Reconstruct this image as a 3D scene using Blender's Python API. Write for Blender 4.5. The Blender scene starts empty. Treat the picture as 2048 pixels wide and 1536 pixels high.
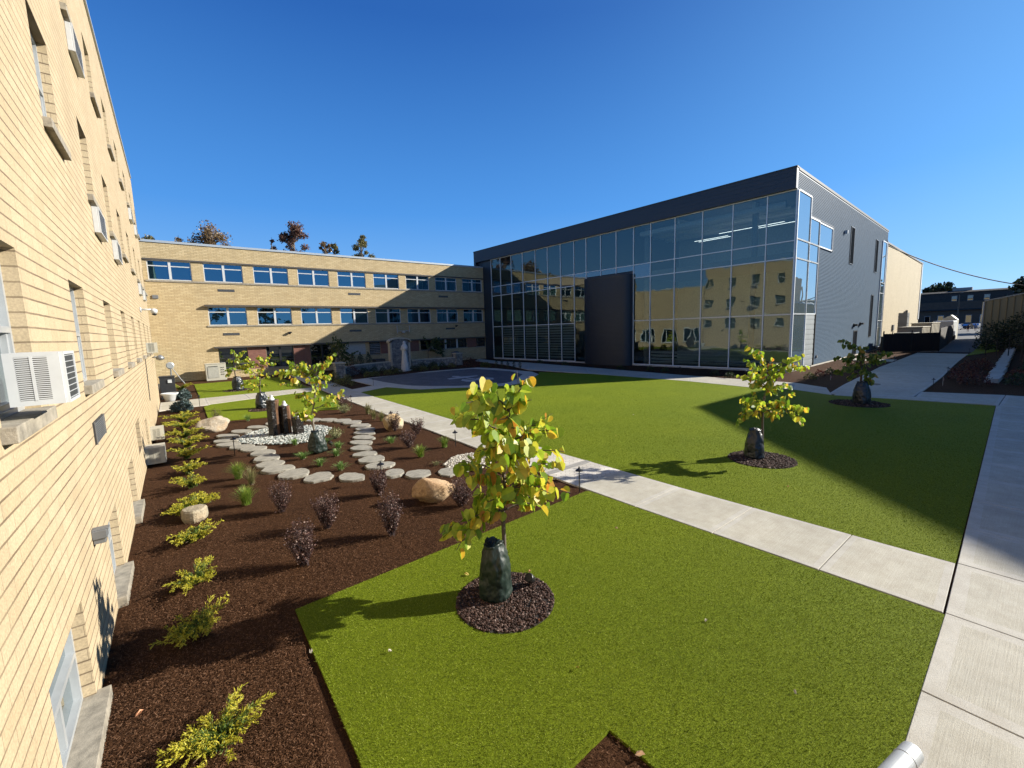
import bpy, bmesh, math, random
from math import sin, cos, pi, radians, sqrt, atan2
from mathutils import Vector, Matrix, noise
import numpy as np
S = bpy.context.scene
C = S.collection

# ---------------------------------------------------------------- camera
cam = bpy.data.cameras.new('camera'); camo = bpy.data.objects.new('camera', cam); C.objects.link(camo)
R_ = ((0.7851190323818533, -0.6186354466758799, -0.02963594283833682),
      (0.09946243278848882, 0.078710760787759, 0.9919233037891628),
      (0.6113062485003551, 0.7817255274406401, -0.12332830288330132))
camo.matrix_world = Matrix(((R_[0][0], R_[1][0], -R_[2][0], 0), (R_[0][1], R_[1][1], -R_[2][1], 0),
                            (R_[0][2], R_[1][2], -R_[2][2], 3.6), (0, 0, 0, 1)))
cam.sensor_width = 36; cam.lens = 15.0685; cam.clip_start = 0.05; cam.clip_end = 3000
S.camera = camo

# ---------------------------------------------------------------- sky, sun, exposure
AZ = radians(-26.5)      # direction towards the sun, measured from +X
EL = radians(24.7)
w = bpy.data.worlds.new("World"); S.world = w; w.use_nodes = True
nt = w.node_tree; nt.nodes.clear()
sky = nt.nodes.new('ShaderNodeTexSky'); sky.sky_type = 'NISHITA'; sky.sun_disc = False
sky.sun_elevation = EL; sky.sun_rotation = pi/2 - AZ
sky.air_density = 1.0; sky.dust_density = 0.15; sky.ozone_density = 3.2; sky.altitude = 200
hs = nt.nodes.new('ShaderNodeMix'); hs.data_type = 'RGBA'; hs.inputs[0].default_value = .84
geo = nt.nodes.new('ShaderNodeTexCoord'); sx = nt.nodes.new('ShaderNodeSeparateXYZ'); rp = nt.nodes.new('ShaderNodeValToRGB')
nt.links.new(geo.outputs['Generated'], sx.inputs[0]); nt.links.new(sx.outputs[2], rp.inputs[0])
el_ = rp.color_ramp.elements; el_.new(.5); el_.new(.5); el_.new(.5)
for i_, (p_, c_) in enumerate([(0, (2.5, 4.9, 8.0)), (.08, (1.6, 4.0, 7.8)), (.25, (.55, 2.6, 6.9)), (.55, (.12, 1.02, 4.0)), (.95, (.04, .45, 2.2))]):
    el_[i_].position = p_; el_[i_].color = (*c_, 1)
bg = nt.nodes.new('ShaderNodeBackground'); bg.inputs[1].default_value = 0.0575
wo = nt.nodes.new('ShaderNodeOutputWorld')
nt.links.new(sky.outputs[0], hs.inputs[6]); nt.links.new(rp.outputs[0], hs.inputs[7]); 
vd = nt.nodes.new('ShaderNodeVectorMath'); vd.operation = 'DOT_PRODUCT'; nt.links.new(geo.outputs['Generated'], vd.inputs[0])
vd.inputs[1].default_value = (cos(AZ)*cos(EL), sin(AZ)*cos(EL), sin(EL))
mx_ = nt.nodes.new('ShaderNodeMath'); mx_.operation = 'MAXIMUM'; mx_.inputs[1].default_value = 0; nt.links.new(vd.outputs['Value'], mx_.inputs[0])
pw = nt.nodes.new('ShaderNodeMath'); pw.operation = 'POWER'; pw.inputs[1].default_value = 4; nt.links.new(mx_.outputs[0], pw.inputs[0])
au = nt.nodes.new('ShaderNodeMix'); au.data_type = 'RGBA'; au.blend_type = 'ADD'; au.inputs[7].default_value = (.9, 1.9, 2.6, 1)   # brighter sky round the sun
nt.links.new(pw.outputs[0], au.inputs[0]); nt.links.new(hs.outputs[2], au.inputs[6])
nt.links.new(au.outputs[2], bg.inputs[0]); nt.links.new(bg.outputs[0], wo.inputs[0])
sl = bpy.data.lights.new('sun', 'SUN'); sl.energy = 5.0; sl.angle = radians(0.55); sl.color = (1.0, 0.94, 0.83)
so = bpy.data.objects.new('sun', sl); C.objects.link(so)
sd = Vector((cos(AZ)*cos(EL), sin(AZ)*cos(EL), sin(EL)))
so.rotation_euler = sd.to_track_quat('Z', 'Y').to_euler()
S.view_settings.view_transform = 'Standard'; S.view_settings.look = 'None'
S.view_settings.exposure = 1.15; S.view_settings.gamma = 1
S.render.engine = 'CYCLES'
S.cycles.max_bounces = 8; S.cycles.transparent_max_bounces = 16

# ---------------------------------------------------------------- helpers
def tag(o, label=None, cat=None, group=None, kind=None):
    if label: o['label'] = label
    if cat: o['category'] = cat
    if group: o['group'] = group
    if kind: o['kind'] = kind
    return o
def empty(name, loc=(0, 0, 0), rz=0, label=None, cat=None, group=None):
    o = bpy.data.objects.new(name, None); C.objects.link(o); o.location = loc; o.rotation_euler = (0, 0, rz)
    o.empty_display_size = 0.1
    return tag(o, label, cat, group)
class MB:
    def __init__(s): s.v = []; s.f = []; s.m = []; s.mi = 0
    def q(s, *p):
        n = len(s.v); s.v += [tuple(a) for a in p]; s.f.append(tuple(range(n, n+len(p)))); s.m.append(s.mi); return s
    def box(s, x0, x1, y0, y1, z0, z1):
        n = len(s.v)
        s.v += [(x0,y0,z0),(x1,y0,z0),(x1,y1,z0),(x0,y1,z0),(x0,y0,z1),(x1,y0,z1),(x1,y1,z1),(x0,y1,z1)]
        for a in ((0,3,2,1),(4,5,6,7),(0,1,5,4),(1,2,6,5),(2,3,7,6),(3,0,4,7)):
            s.f.append(tuple(n+i for i in a)); s.m.append(s.mi)
        return s
    def prism(s, poly, z0, z1, bottom=False):
        a = sum(poly[i][0]*poly[(i+1) % len(poly)][1]-poly[(i+1) % len(poly)][0]*poly[i][1] for i in range(len(poly)))
        if a < 0: poly = poly[::-1]
        n = len(s.v); k = len(poly)
        s.v += [(p[0], p[1], z0) for p in poly]+[(p[0], p[1], z1) for p in poly]
        s.f.append(tuple(range(n+k, n+2*k))); s.m.append(s.mi)
        if bottom: s.f.append(tuple(range(n+k-1, n-1, -1))); s.m.append(s.mi)
        for i in range(k):
            j = (i+1) % k; s.f.append((n+i, n+j, n+k+j, n+k+i)); s.m.append(s.mi)
        return s
    def tube(s, pts, rad, seg=8, cap=True):
        pts = [Vector(p) for p in pts]
        if not hasattr(rad, '__len__'): rad = [rad]*len(pts)
        n0 = len(s.v); up = Vector((0.02, 0.01, 1)).normalized()
        for i, p in enumerate(pts):
            d = (pts[min(i+1, len(pts)-1)]-pts[max(i-1, 0)]).normalized()
            a = d.cross(up)
            if a.length < .2: a = d.cross(Vector((1, 0, .1)))
            a.normalize(); b = a.cross(d)
            for k in range(seg):
                t = 2*pi*k/seg; s.v.append(tuple(p+(a*cos(t)+b*sin(t))*rad[i]))
        for i in range(len(pts)-1):
            for k in range(seg):
                k2 = (k+1) % seg
                s.f.append((n0+i*seg+k, n0+i*seg+k2, n0+(i+1)*seg+k2, n0+(i+1)*seg+k)); s.m.append(s.mi)
        if cap:
            s.f.append(tuple(n0+k for k in range(seg))[::-1]); s.m.append(s.mi)
            s.f.append(tuple(n0+(len(pts)-1)*seg+k for k in range(seg))); s.m.append(s.mi)
        return s
    def lathe(s, prof, cx=0, cy=0, seg=16, fn=None):
        n0 = len(s.v)
        for (r, z) in prof:
            for k in range(seg):
                t = 2*pi*k/seg; rr = r*(fn(t, z) if fn else 1); s.v.append((cx+rr*cos(t), cy+rr*sin(t), z))
        for i in range(len(prof)-1):
            for k in range(seg):
                k2 = (k+1) % seg
                s.f.append((n0+i*seg+k, n0+i*seg+k2, n0+(i+1)*seg+k2, n0+(i+1)*seg+k)); s.m.append(s.mi)
        s.f.append(tuple(n0+k for k in range(seg))[::-1]); s.m.append(s.mi)
        s.f.append(tuple(n0+(len(prof)-1)*seg+k for k in range(seg))); s.m.append(s.mi)
        return s
    def build(s, name, mats, parent=None, smooth=False, bevel=0, matrix=None):
        me = bpy.data.meshes.new(name)
        me.from_pydata(s.v, [], s.f)
        if not isinstance(mats, (list, tuple)): mats = [mats]
        for m_ in mats: me.materials.append(m_)
        if len(mats) > 1: me.polygons.foreach_set('material_index', s.m)
        if smooth: me.polygons.foreach_set('use_smooth', [True]*len(s.f))
        me.update()
        if matrix is not None: me.transform(matrix)
        o = bpy.data.objects.new(name, me); C.objects.link(o)
        if parent: o.parent = parent
        if bevel:
            b = o.modifiers.new('bevel', 'BEVEL'); b.width = bevel; b.segments = 2; b.limit_method = 'ANGLE'
        return o
def qmesh(name, V, F, mats, mi=None, parent=None, smooth=False):
    """big numpy mesh: V (n,3), F (m,k)"""
    V = np.asarray(V, dtype=np.float32); F = np.asarray(F, dtype=np.int32); k = F.shape[1]
    me = bpy.data.meshes.new(name)
    me.vertices.add(len(V)); me.vertices.foreach_set('co', V.ravel())
    me.loops.add(F.size); me.loops.foreach_set('vertex_index', F.ravel())
    me.polygons.add(len(F)); me.polygons.foreach_set('loop_start', np.arange(0, F.size, k, dtype=np.int32))
    if not isinstance(mats, (list, tuple)): mats = [mats]
    for m_ in mats: me.materials.append(m_)
    if mi is not None: me.polygons.foreach_set('material_index', np.asarray(mi, dtype=np.int32))
    if smooth: me.polygons.foreach_set('use_smooth', np.ones(len(F), dtype=bool))
    me.update(calc_edges=True)
    o = bpy.data.objects.new(name, me); C.objects.link(o)
    if parent: o.parent = parent
    return o
def copy_tree(o, parent=None, label=None):
    c = o.copy(); C.objects.link(c); c.parent = parent
    if label: c['label'] = label
    for ch in list(o.children): copy_tree(ch, c)
    return c
def inpoly(P, poly):
    x, y = P[:, 0], P[:, 1]; ins = np.zeros(len(P), bool); j = len(poly)-1
    for i in range(len(poly)):
        xi, yi = poly[i]; xj, yj = poly[j]
        cnd = ((yi > y) != (yj > y)) & (x < (xj-xi)*(y-yi)/((yj-yi) or 1e-9)+xi)
        ins ^= cnd; j = i
    return ins
def lerp(a, b, t): return a+(b-a)*t

# ---------------------------------------------------------------- materials
class N:
    def __init__(s, name):
        s.m = bpy.data.materials.new(name); s.m.use_nodes = True; s.t = s.m.node_tree; s.t.nodes.clear()
        s.out = s.t.nodes.new('ShaderNodeOutputMaterial')
    def n(s, typ, **kw):
        nd = s.t.nodes.new('ShaderNode'+typ)
        for k, v in kw.items():
            if k.startswith('_'): setattr(nd, k[1:], v)
            else:
                key = k.replace('_', ' ') if not k[0] == 'i' or not k[1:].isdigit() else int(k[1:])
                s.set(nd.inputs[key], v)
        return nd
    def set(s, inp, v):
        if isinstance(v, bpy.types.NodeSocket): s.t.links.new(v, inp)
        elif isinstance(v, bpy.types.Node): s.t.links.new(v.outputs[0], inp)
        else:
            if hasattr(inp.default_value, '__len__') and hasattr(v, '__len__') and len(inp.default_value) == 4 and len(v) == 3: v = (*v, 1)
            inp.default_value = v
    def math(s, op, a, b=0.0, c=None, clamp=False):
        nd = s.t.nodes.new('ShaderNodeMath'); nd.operation = op; nd.use_clamp = clamp
        s.set(nd.inputs[0], a); s.set(nd.inputs[1], b)
        if c is not None: s.set(nd.inputs[2], c)
        return nd.outputs[0]
    def mix(s, f, a, b, typ='MIX'):
        nd = s.t.nodes.new('ShaderNodeMix'); nd.data_type = 'RGBA'; nd.blend_type = typ
        s.set(nd.inputs[0], f); s.set(nd.inputs[6], a); s.set(nd.inputs[7], b); return nd.outputs[2]
    def ramp(s, f, stops):
        nd = s.t.nodes.new('ShaderNodeValToRGB'); s.set(nd.inputs[0], f); e = nd.color_ramp.elements
        while len(e) < len(stops): e.new(0.5)
        for i, (p, c) in enumerate(stops):
            e[i].position = p; e[i].color = (*c, 1) if hasattr(c, '__len__') else (c, c, c, 1)
        return nd.outputs[0]
    def noise(s, scale, detail=4, vec=None, rough=.6, fac=True):
        nd = s.n('TexNoise', Scale=scale, Detail=detail, Roughness=rough)
        s.set(nd.inputs['Vector'], vec if vec is not None else s.obj())
        return nd.outputs[0]
    def obj(s):
        if not hasattr(s, '_tc'): s._tc = s.t.nodes.new('ShaderNodeTexCoord')
        return s._tc.outputs['Object']
    def mapv(s, sc, vec=None, rot=(0, 0, 0)):
        nd = s.t.nodes.new('ShaderNodeMapping'); s.set(nd.inputs[0], vec if vec is not None else s.obj())
        nd.inputs[3].default_value = sc; nd.inputs[2].default_value = rot; return nd.outputs[0]
    def bump(s, h, dist=.01, st=1.0):
        nd = s.n('Bump', Strength=st, Distance=dist, Height=h); return nd.outputs[0]
    def bsdf(s, **kw):
        nd = s.n('BsdfPrincipled', **kw); s.t.links.new(nd.outputs[0], s.out.inputs[0]); return nd
MC = {}
ALB = .66     # real-world reflectances, exposed brighter by the view transform
def alb(c, f=None): return tuple(x*(ALB if f is None else f) for x in c)
def mat(name, col, rough=.6, metal=0.0, var=0.12, nscale=8, bump=0.0, bscale=40, spec=.5, f=None):
    if name in MC: return MC[name]
    col = alb(col, f if f is not None else (.85 if metal > .25 else None))
    k = N(name); nz = k.noise(nscale, 5)
    c2 = tuple(min(1, c*(1+var)) for c in col); c1 = tuple(c*(1-var) for c in col)
    cc = k.ramp(nz, [(.3, c1), (.7, c2)])
    b = k.bsdf(Base_Color=cc, Roughness=rough, Metallic=metal); b.inputs['Specular IOR Level'].default_value = spec
    if bump: k.set(b.inputs['Normal'], k.bump(k.noise(bscale, 5), bump))
    MC[name] = k.m; return k.m

def brick_mat(name, c1, c2, mort, bw, bh, ms=.006, hline=.1, bumpd=.008, var=.25, blotch=.12, rough=.85, scl=3, axis='xy', offs=.5, joint_shade=None, f=None):
    c1, c2, mort, joint_shade = alb(c1, f), alb(c2, f), alb(mort, f), (alb(joint_shade, f) if joint_shade else None)
    k = N(name); sp = k.n('SeparateXYZ', i0=k.obj())
    u = k.math('ADD', sp.outputs[0], sp.outputs[1])
    wob = k.math('MULTIPLY', k.math('SUBTRACT', k.noise(5, 2), .5), .006)
    z = k.math('ADD', sp.outputs[2], wob)
    v = k.n('CombineXYZ', i0=u, i1=z, i2=0.0)
    br = k.t.nodes.new('ShaderNodeTexBrick'); k.set(br.inputs['Vector'], v.outputs[0])
    br.offset = offs; br.inputs['Scale'].default_value = 1; br.inputs['Brick Width'].default_value = bw; br.inputs['Row Height'].default_value = bh
    br.inputs['Mortar Size'].default_value = ms; br.inputs['Mortar Smooth'].default_value = .3; br.inputs['Bias'].default_value = 0
    k.set(br.inputs['Color1'], c1); k.set(br.inputs['Color2'], c2); k.set(br.inputs['Mortar'], mort)
    bl = k.noise(.7, 4); grain = k.noise(55, 4)
    col = k.mix(k.math('MULTIPLY', bl, blotch*2), br.outputs[0], tuple(c*.62 for c in c1))
    stn = k.noise(1, 4, k.mapv((1.6, 1.6, .22)), .65)
    col = k.mix(k.ramp(stn, [(.48, 0.0), (.75, .35)]), col, tuple(c*.55 for c in c1))
    col = k.mix(.22, col, k.ramp(grain, [(.35, .25), (.65, .95)]), 'OVERLAY')
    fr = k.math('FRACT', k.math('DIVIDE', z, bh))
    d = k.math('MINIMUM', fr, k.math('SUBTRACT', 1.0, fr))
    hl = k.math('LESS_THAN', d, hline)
    if hline > 0: col = k.mix(k.math('MULTIPLY', hl, k.ramp(k.noise(1.3, 3), [(.35, .45), (.6, 1.0)])), col, joint_shade or mort)  # dark course lines: shade of raked joints put into the colour
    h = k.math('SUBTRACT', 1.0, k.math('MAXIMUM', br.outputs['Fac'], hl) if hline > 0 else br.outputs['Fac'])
    h = k.math('ADD', h, k.math('MULTIPLY', grain, .12))
    k.bsdf(Base_Color=col, Roughness=rough, Normal=k.bump(h, bumpd))
    return k.m

def glass_mat(name, tint=(.02, .03, .035), refl=.3, wav=.002, wscale=1.2, trans=None, rough=0.0, gc=(.93, .97, 1)):
    """window pane: a tinted body with a mirror coat, slightly wavy"""
    k = N(name)
    nrm = k.bump(k.noise(wscale, 1), wav)
    gl = k.n('BsdfGlossy', Roughness=rough, Normal=nrm); gl.inputs[0].default_value = (*gc, 1)
    if trans:
        body = k.n('BsdfTransparent'); body.inputs[0].default_value = (*trans, 1)
    else:
        body = k.n('BsdfDiffuse'); body.inputs[0].default_value = (*tint, 1)
    fr = k.n('LayerWeight', Blend=.35, Normal=nrm)
    f = k.math('MULTIPLY_ADD', fr.outputs[0], 1-refl, refl, clamp=True)
    mx = k.n('MixShader', i0=f, i1=body.outputs[0], i2=gl.outputs[0])
    k.t.links.new(mx.outputs[0], k.out.inputs[0]); return k.m

def leaf_mat(name, stops, trans=.45, rough=.45, f=None, spec=.5):
    stops = [(p_, alb(c_, f)) for p_, c_ in stops]
    k = N(name); g = k.n('NewGeometry')
    col = k.ramp(g.outputs['Random Per Island'], stops)
    nz = k.noise(18, 3)
    col = k.mix(.25, col, k.ramp(nz, [(.3, .2), (.7, .95)]), 'OVERLAY')
    d = k.n('BsdfPrincipled', Base_Color=col, Roughness=rough); d.inputs['Specular IOR Level'].default_value = spec
    t = k.n('BsdfTranslucent', Color=col)
    mx = k.n('MixShader', i0=trans, i1=d.outputs[0], i2=t.outputs[0])
    k.t.links.new(mx.outputs[0], k.out.inputs[0]); return k.m

M_buff = brick_mat('buff_brick', (.62, .49, .31), (.55, .425, .255), (.40, .30, .18), .41, .125, ms=.003, hline=.062, blotch=.10, bumpd=.012, joint_shade=(.20, .14, .08))  # bed joints coloured darker than the mortar, as if shaded by raking
M_buff2 = brick_mat('buff_brick_far', (.76, .60, .345), (.60, .455, .24), (.40, .29, .14), .42, .13, ms=.016, hline=0, blotch=.14, bumpd=.012)
M_red = brick_mat('red_brick', (.30, .12, .085), (.22, .08, .055), (.25, .19, .16), .3, .1, ms=.012, hline=0, bumpd=.006)
M_white = mat('white_paint', (.72, .74, .74), .4, var=.05)
M_alu = mat('aluminium_frame', (.42, .44, .45), .35, .3, var=.06)
M_mull = mat('silver_mullion', (.62, .65, .66), .45, .1, var=.04, f=1)
M_stone = mat('limestone_sill', (.36, .32, .25), .85, var=.35, nscale=10, bump=.004, bscale=60)
M_lime = mat('pale_limestone', (.50, .46, .37), .8, var=.15, nscale=6, bump=.003)
M_dark = mat('dark_void', (.012, .012, .014), .8)
M_navy = mat('navy_panel', (.030, .042, .062), .45, .2, var=.08)
M_black = mat('black_metal', (.012, .012, .013), .4, .0)
M_grey = mat('grey_metal', (.22, .23, .24), .45, .5)
M_coping = mat('metal_coping', (.50, .54, .56), .4, .4, var=.05)
M_cream = mat('cream_metal', (.62, .59, .48), .5, var=.06)
M_roof = mat('roof_membrane', (.25, .25, .24), .9)
M_beige = mat('beige_paint', (.45, .40, .30), .7)
M_glassL = glass_mat('old_window_glass', (.05, .07, .07), .30, .002)
M_glassB = glass_mat('school_window_glass', (.004, .010, .014), .22, .0012, gc=(.30, .70, 1))
M_glassD = glass_mat('dark_window_glass', (.006, .008, .009), .10, .001)
M_glassF = glass_mat('curtain_wall_glass', refl=.20, wav=.005, wscale=.9, trans=(.50, .62, .66), gc=(.40, .47, .46))
M_glassSp = glass_mat('spandrel_glass', (.02, .03, .035), .24, .0035, .8, gc=(.55, .62, .66))

# ---------------------------------------------------------------- ground materials
def concrete_mat(name, base, broom=True, rot=0.0):
    base = alb(base)
    k = N(name)
    big = k.noise(.55, 5); med = k.noise(4, 6); fine = k.noise(120, 3)
    col = k.ramp(big, [(.3, tuple(c*.86 for c in base)), (.7, tuple(c*1.08 for c in base))])
    col = k.mix(.35, col, k.ramp(med, [(.28, (.50, .44, .35)), (.66, (1, 1, 1))]), 'MULTIPLY')
    col = k.mix(.3, col, k.ramp(fine, [(.3, .3), (.7, .9)]), 'OVERLAY')
    h = fine
    if broom:
        st = k.noise(1, 4, k.mapv((1.2, 70, 1), rot=(0, 0, rot)), .7)
        col = k.mix(.45, col, k.ramp(st, [(.32, (.74, .72, .70)), (.66, (1, 1, 1))]), 'MULTIPLY')
        h = k.math('ADD', fine, k.math('MULTIPLY', st, 1.2))
    k.bsdf(Base_Color=col, Roughness=.88, Normal=k.bump(h, .003)); return k.m
M_conc = concrete_mat('broomed_concrete', (.62, .585, .475), rot=radians(0))
M_conc2 = concrete_mat('broomed_concrete_crosswise', (.60, .57, .47), rot=radians(90))
M_concs = concrete_mat('smooth_concrete', (.62, .59, .51), False)
def turf_mat():
    k = N('turf_pile')
    a = k.noise(1, 3, k.mapv((160, 160, 160)), .7); b = k.noise(.35, 4); c = k.noise(45, 3)
    col = k.ramp(a, [(.28, (.038, .060, .001)), (.5, (.128, .172, .005)), (.72, (.210, .245, .014))])
    col = k.mix(.55, col, k.ramp(b, [(.3, (.72, .78, .7)), (.7, (1.1, 1.05, .9))]), 'MULTIPLY')
    col = k.mix(.3, col, k.ramp(c, [(.3, .25), (.7, .9)]), 'OVERLAY')
    b_ = k.bsdf(Base_Color=col, Roughness=.85, Normal=k.bump(k.math('ADD', a, k.math('MULTIPLY', c, .7)), .02)); b_.inputs['Specular IOR Level'].default_value = .12; return k.m
M_turf = turf_mat()
def mulch_mat():
    k = N('shredded_mulch')
    v1 = k.noise(1, 4, k.mapv((95, 28, 40), rot=(0, 0, .5)), .7); v2 = k.noise(1, 4, k.mapv((26, 90, 40), rot=(0, 0, .2)), .7); b = k.noise(.8, 4)
    a = k.math('MAXIMUM', v1, v2)
    col = k.ramp(a, [(.36, (.014, .0062, .0028)), (.52, (.046, .021, .0095)), (.72, (.098, .047, .022))])
    col = k.mix(.6, col, k.ramp(b, [(.3, (.75, .72, .7)), (.7, (1.15, 1.1, 1.05))]), 'MULTIPLY')
    k.bsdf(Base_Color=col, Roughness=1.0, Specular_IOR_Level=.1, Normal=k.bump(a, .035)); return k.m
M_mulch = mulch_mat()
M_chip = leaf_mat('mulch_shreds', [(0, (.020, .009, .004)), (.45, (.062, .030, .014)), (.8, (.098, .048, .025)), (1, (.14, .080, .048))], 0.0, 1, f=1, spec=.1)
M_blade = leaf_mat('turf_blades', [(0, (.034, .055, .001)), (.35, (.090, .126, .003)), (.7, (.165, .208, .008)), (1, (.34, .38, .07))], .25, .7, f=1, spec=.15)
M_asph = mat('asphalt', (.075, .075, .078), .9, var=.25, nscale=3, bump=.004, bscale=150)
M_paverD = brick_mat('dark_pavers', (.085, .088, .095), (.055, .058, .064), (.03, .03, .03), .24, .12, ms=.006, hline=0, bumpd=.003)
def paver_mat(name, c1, c2, mo, w_, h_):
    k = N(name)
    br = k.t.nodes.new('ShaderNodeTexBrick'); k.set(br.inputs['Vector'], k.mapv((1, 1, 1), rot=(0, 0, radians(45))))
    br.inputs['Scale'].default_value = 1; br.inputs['Brick Width'].default_value = w_; br.inputs['Row Height'].default_value = h_; br.inputs['Mortar Size'].default_value = .006
    k.set(br.inputs['Color1'], c1); k.set(br.inputs['Color2'], c2); k.set(br.inputs['Mortar'], mo)
    col = k.mix(.4, br.outputs[0], k.ramp(k.noise(1.1, 5), [(.3, .15), (.7, .95)]), 'OVERLAY')
    k.bsdf(Base_Color=col, Roughness=.8, Normal=k.bump(k.math('SUBTRACT', 1.0, br.outputs['Fac']), .004)); return k.m
M_paverL = paver_mat('pale_pavers', (.50, .47, .41), (.42, .39, .33), (.25, .22, .18), .22, .11)
M_paverD = paver_mat('dark_pavers_round', (.085, .088, .098), (.052, .055, .062), (.02, .02, .02), .30, .15)

# ================================================================ GROUND
g_ = MB(); g_.q((-1500, -1500, -.06), (1500, -1500, -.06), (1500, 1500, -.06), (-1500, 1500, -.06))
tag(g_.build('ground', mat('soil', (.06, .055, .045), .95)), kind='structure')
lot = MB(); lot.prism([(104, -60), (420, -60), (420, 160), (104, 160)], -.05, -.008)
tag(lot.build('car_park', M_asph), kind='structure')
drv = MB(); drv.prism([(64, 9.3), (64, 5.2), (104, 5.2), (104, 12.5), (90, 12.0)], -.05, .012)
tag(drv.build('driveway', M_asph), kind='structure')
# mulch bed as one gently uneven sheet
nx, ny = 230, 190
xs = np.concatenate([np.linspace(-1.1, 9, 120), np.linspace(9.2, 80, nx-120)]); ys = np.concatenate([np.linspace(-6, 14, 110), np.linspace(14.2, 47.9, ny-110)])
V = []
for y in ys:
    for x in xs:
        V.append((x, y, -.012+.022*noise.noise(Vector((x*1.3, y*1.3, 0)))+(.014*noise.noise(Vector((x*7, y*7, 3))) if x < 9 else 0)))
F = [(j*nx+i, j*nx+i+1, (j+1)*nx+i+1, (j+1)*nx+i) for j in range(ny-1) for i in range(nx-1)]
tag(qmesh('mulch_bed', V, F, M_mulch, smooth=True), kind='structure')

def slabs(name, quads, margin=.1, z=.03, mid=M_conc, rim=M_concs, gap=.012):
    """each quad is a slab with a smooth troweled rim and a broomed middle; open joints between slabs"""
    m = MB()
    for q in quads:
        q = [Vector((p[0], p[1])) for p in q]
        a = sum(q[i].x*q[(i+1) % 4].y-q[(i+1) % 4].x*q[i].y for i in range(4))
        if a < 0: q = q[::-1]
        def inset(q, d):
            out = []
            for i in range(4):
                p0, p1, p2 = q[i-1], q[i], q[(i+1) % 4]
                e1 = (p1-p0).normalized(); e2 = (p2-p1).normalized(); n1 = Vector((-e1.y, e1.x)); n2 = Vector((-e2.y, e2.x))
                bis = (n1+n2); bis = bis/max(.2, bis.dot(n1)); out.append(p1+bis*d)
            return out
        o_ = inset(q, gap/2); b_ = inset(o_, .006); i_ = inset(o_, margin)
        dz = random.uniform(-.002, .002)
        m.mi = 0
        m.q(*[(p.x, p.y, z+dz) for p in i_])
        m.mi = 1
        for i in range(4):
            j = (i+1) % 4
            m.q((b_[i].x, b_[i].y, z+dz), (b_[j].x, b_[j].y, z+dz), (i_[j].x, i_[j].y, z+dz), (i_[i].x, i_[i].y, z+dz))
            m.q((o_[i].x, o_[i].y, z+dz-.006), (o_[j].x, o_[j].y, z+dz-.006), (b_[j].x, b_[j].y, z+dz), (b_[i].x, b_[i].y, z+dz))
            m.q((o_[i].x, o_[i].y, -.05), (o_[j].x, o_[j].y, -.05), (o_[j].x, o_[j].y, z+dz-.006), (o_[i].x, o_[i].y, z+dz-.006))
    return tag(m.build(name, [mid, rim]), kind='structure')
random.seed(3)
def pl(y, pts):
    for (y0, x0), (y1, x1) in zip(pts, pts[1:]):
        if y <= y1: return lerp(x0, x1, (y-y0)/(y1-y0))
    return pts[-1][1]
XLp = [(.6, 7.06), (6, 6.93), (14, 7.15), (24, 7.3), (31, 7.55), (46, 8.5)]
XRp = [(.6, 8.68), (5, 8.55), (9, 8.52), (15, 8.75), (25, 8.9), (33, 9.3), (46, 10.6)]
js = [.67, 1.9, 3.45, 5.0, 6.6]
quads = [((pl(a, XLp), a), (pl(a, XRp), a), (pl(b, XRp), b), (pl(b, XLp), b)) for a, b in zip(js, js[1:])]
quads[0] = ((7.06, .612), (8.68, .68), quads[0][2], quads[0][3])
js = [8.9, 10.6, 12.2, 13.8, 15.4, 17, 18.6, 20.2, 21.8, 23.4, 25, 26.6, 28.2, 30.4, 32.4]
quads += [((pl(a, XLp), a), (pl(a, XRp), a), (pl(b, XRp), b), (pl(b, XLp), b)) for a, b in zip(js, js[1:])]
slabs('garden_path', quads, .09, mid=M_conc)
js = [32.4, 34.5, 36.5, 38.5, 40.5, 42.5, 45.5]
slabs('entrance_path', [((pl(a, XLp), a), (pl(a, XRp), a), (pl(b, XRp), b), (pl(b, XLp), b)) for a, b in zip(js, js[1:])], .07)
pv = MB(); pv.prism([(pl(6.61, XLp), 6.61), (pl(6.61, XRp), 6.61), (pl(8.89, XRp), 8.89), (pl(8.89, XLp), 8.89)], -.05, .028)
tag(pv.build('paver_band', M_paverL), kind='structure')
pvs = MB()
for i in range(14): pvs.box(6.98+i*.112, 7.085+i*.112, 7.55, 7.75, .0281, .034)
tag(pvs.build('paver_soldier_course', mat('pale_paver_soldier', (.40, .38, .34), .8)), kind='structure')
cp = [(-.93, 28.5, 32.3), (1.2, 29.0, 32.45), (3.3, 29.6, 32.5), (5.4, 30.1, 32.5), (7.4, 30.4, 32.5)]
slabs('cross_path', [((a[0], a[1]), (b[0], b[1]), (b[0], b[2]), (a[0], a[2])) for a, b in zip(cp, cp[1:])], .1)
wj = [3.6, 5.35, 7.07, 8.70, 10.3, 12, 13.7, 15.4, 17.1, 18.8, 20.5, 22.2, 24, 25.85]
yj = lambda x: .60+.041*(x-7) if x > 7 else .60-.02*(7-x)
slabs('wide_walk', [((a, -2.2), (b, -2.2), (b, yj(b)), (a, yj(a))) for a, b in zip(wj, wj[1:])], .15, mid=M_conc2)
ns = [(-6, -3.5), (-3.5, -1.0), (-1.0, 1.3)]
slabs('side_walk', [((25.87, a), (29.5, a), (29.5, b), (25.87, b)) for a, b in ns]+[((25.87, 1.31), (29.5, 1.31), (28.6, 4.0), (26.6, 3.9))]+
      [((26.0, 1.35), (26.6, 3.9), (25.6, 6.6), (25.0, 6.6))], .12)
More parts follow.
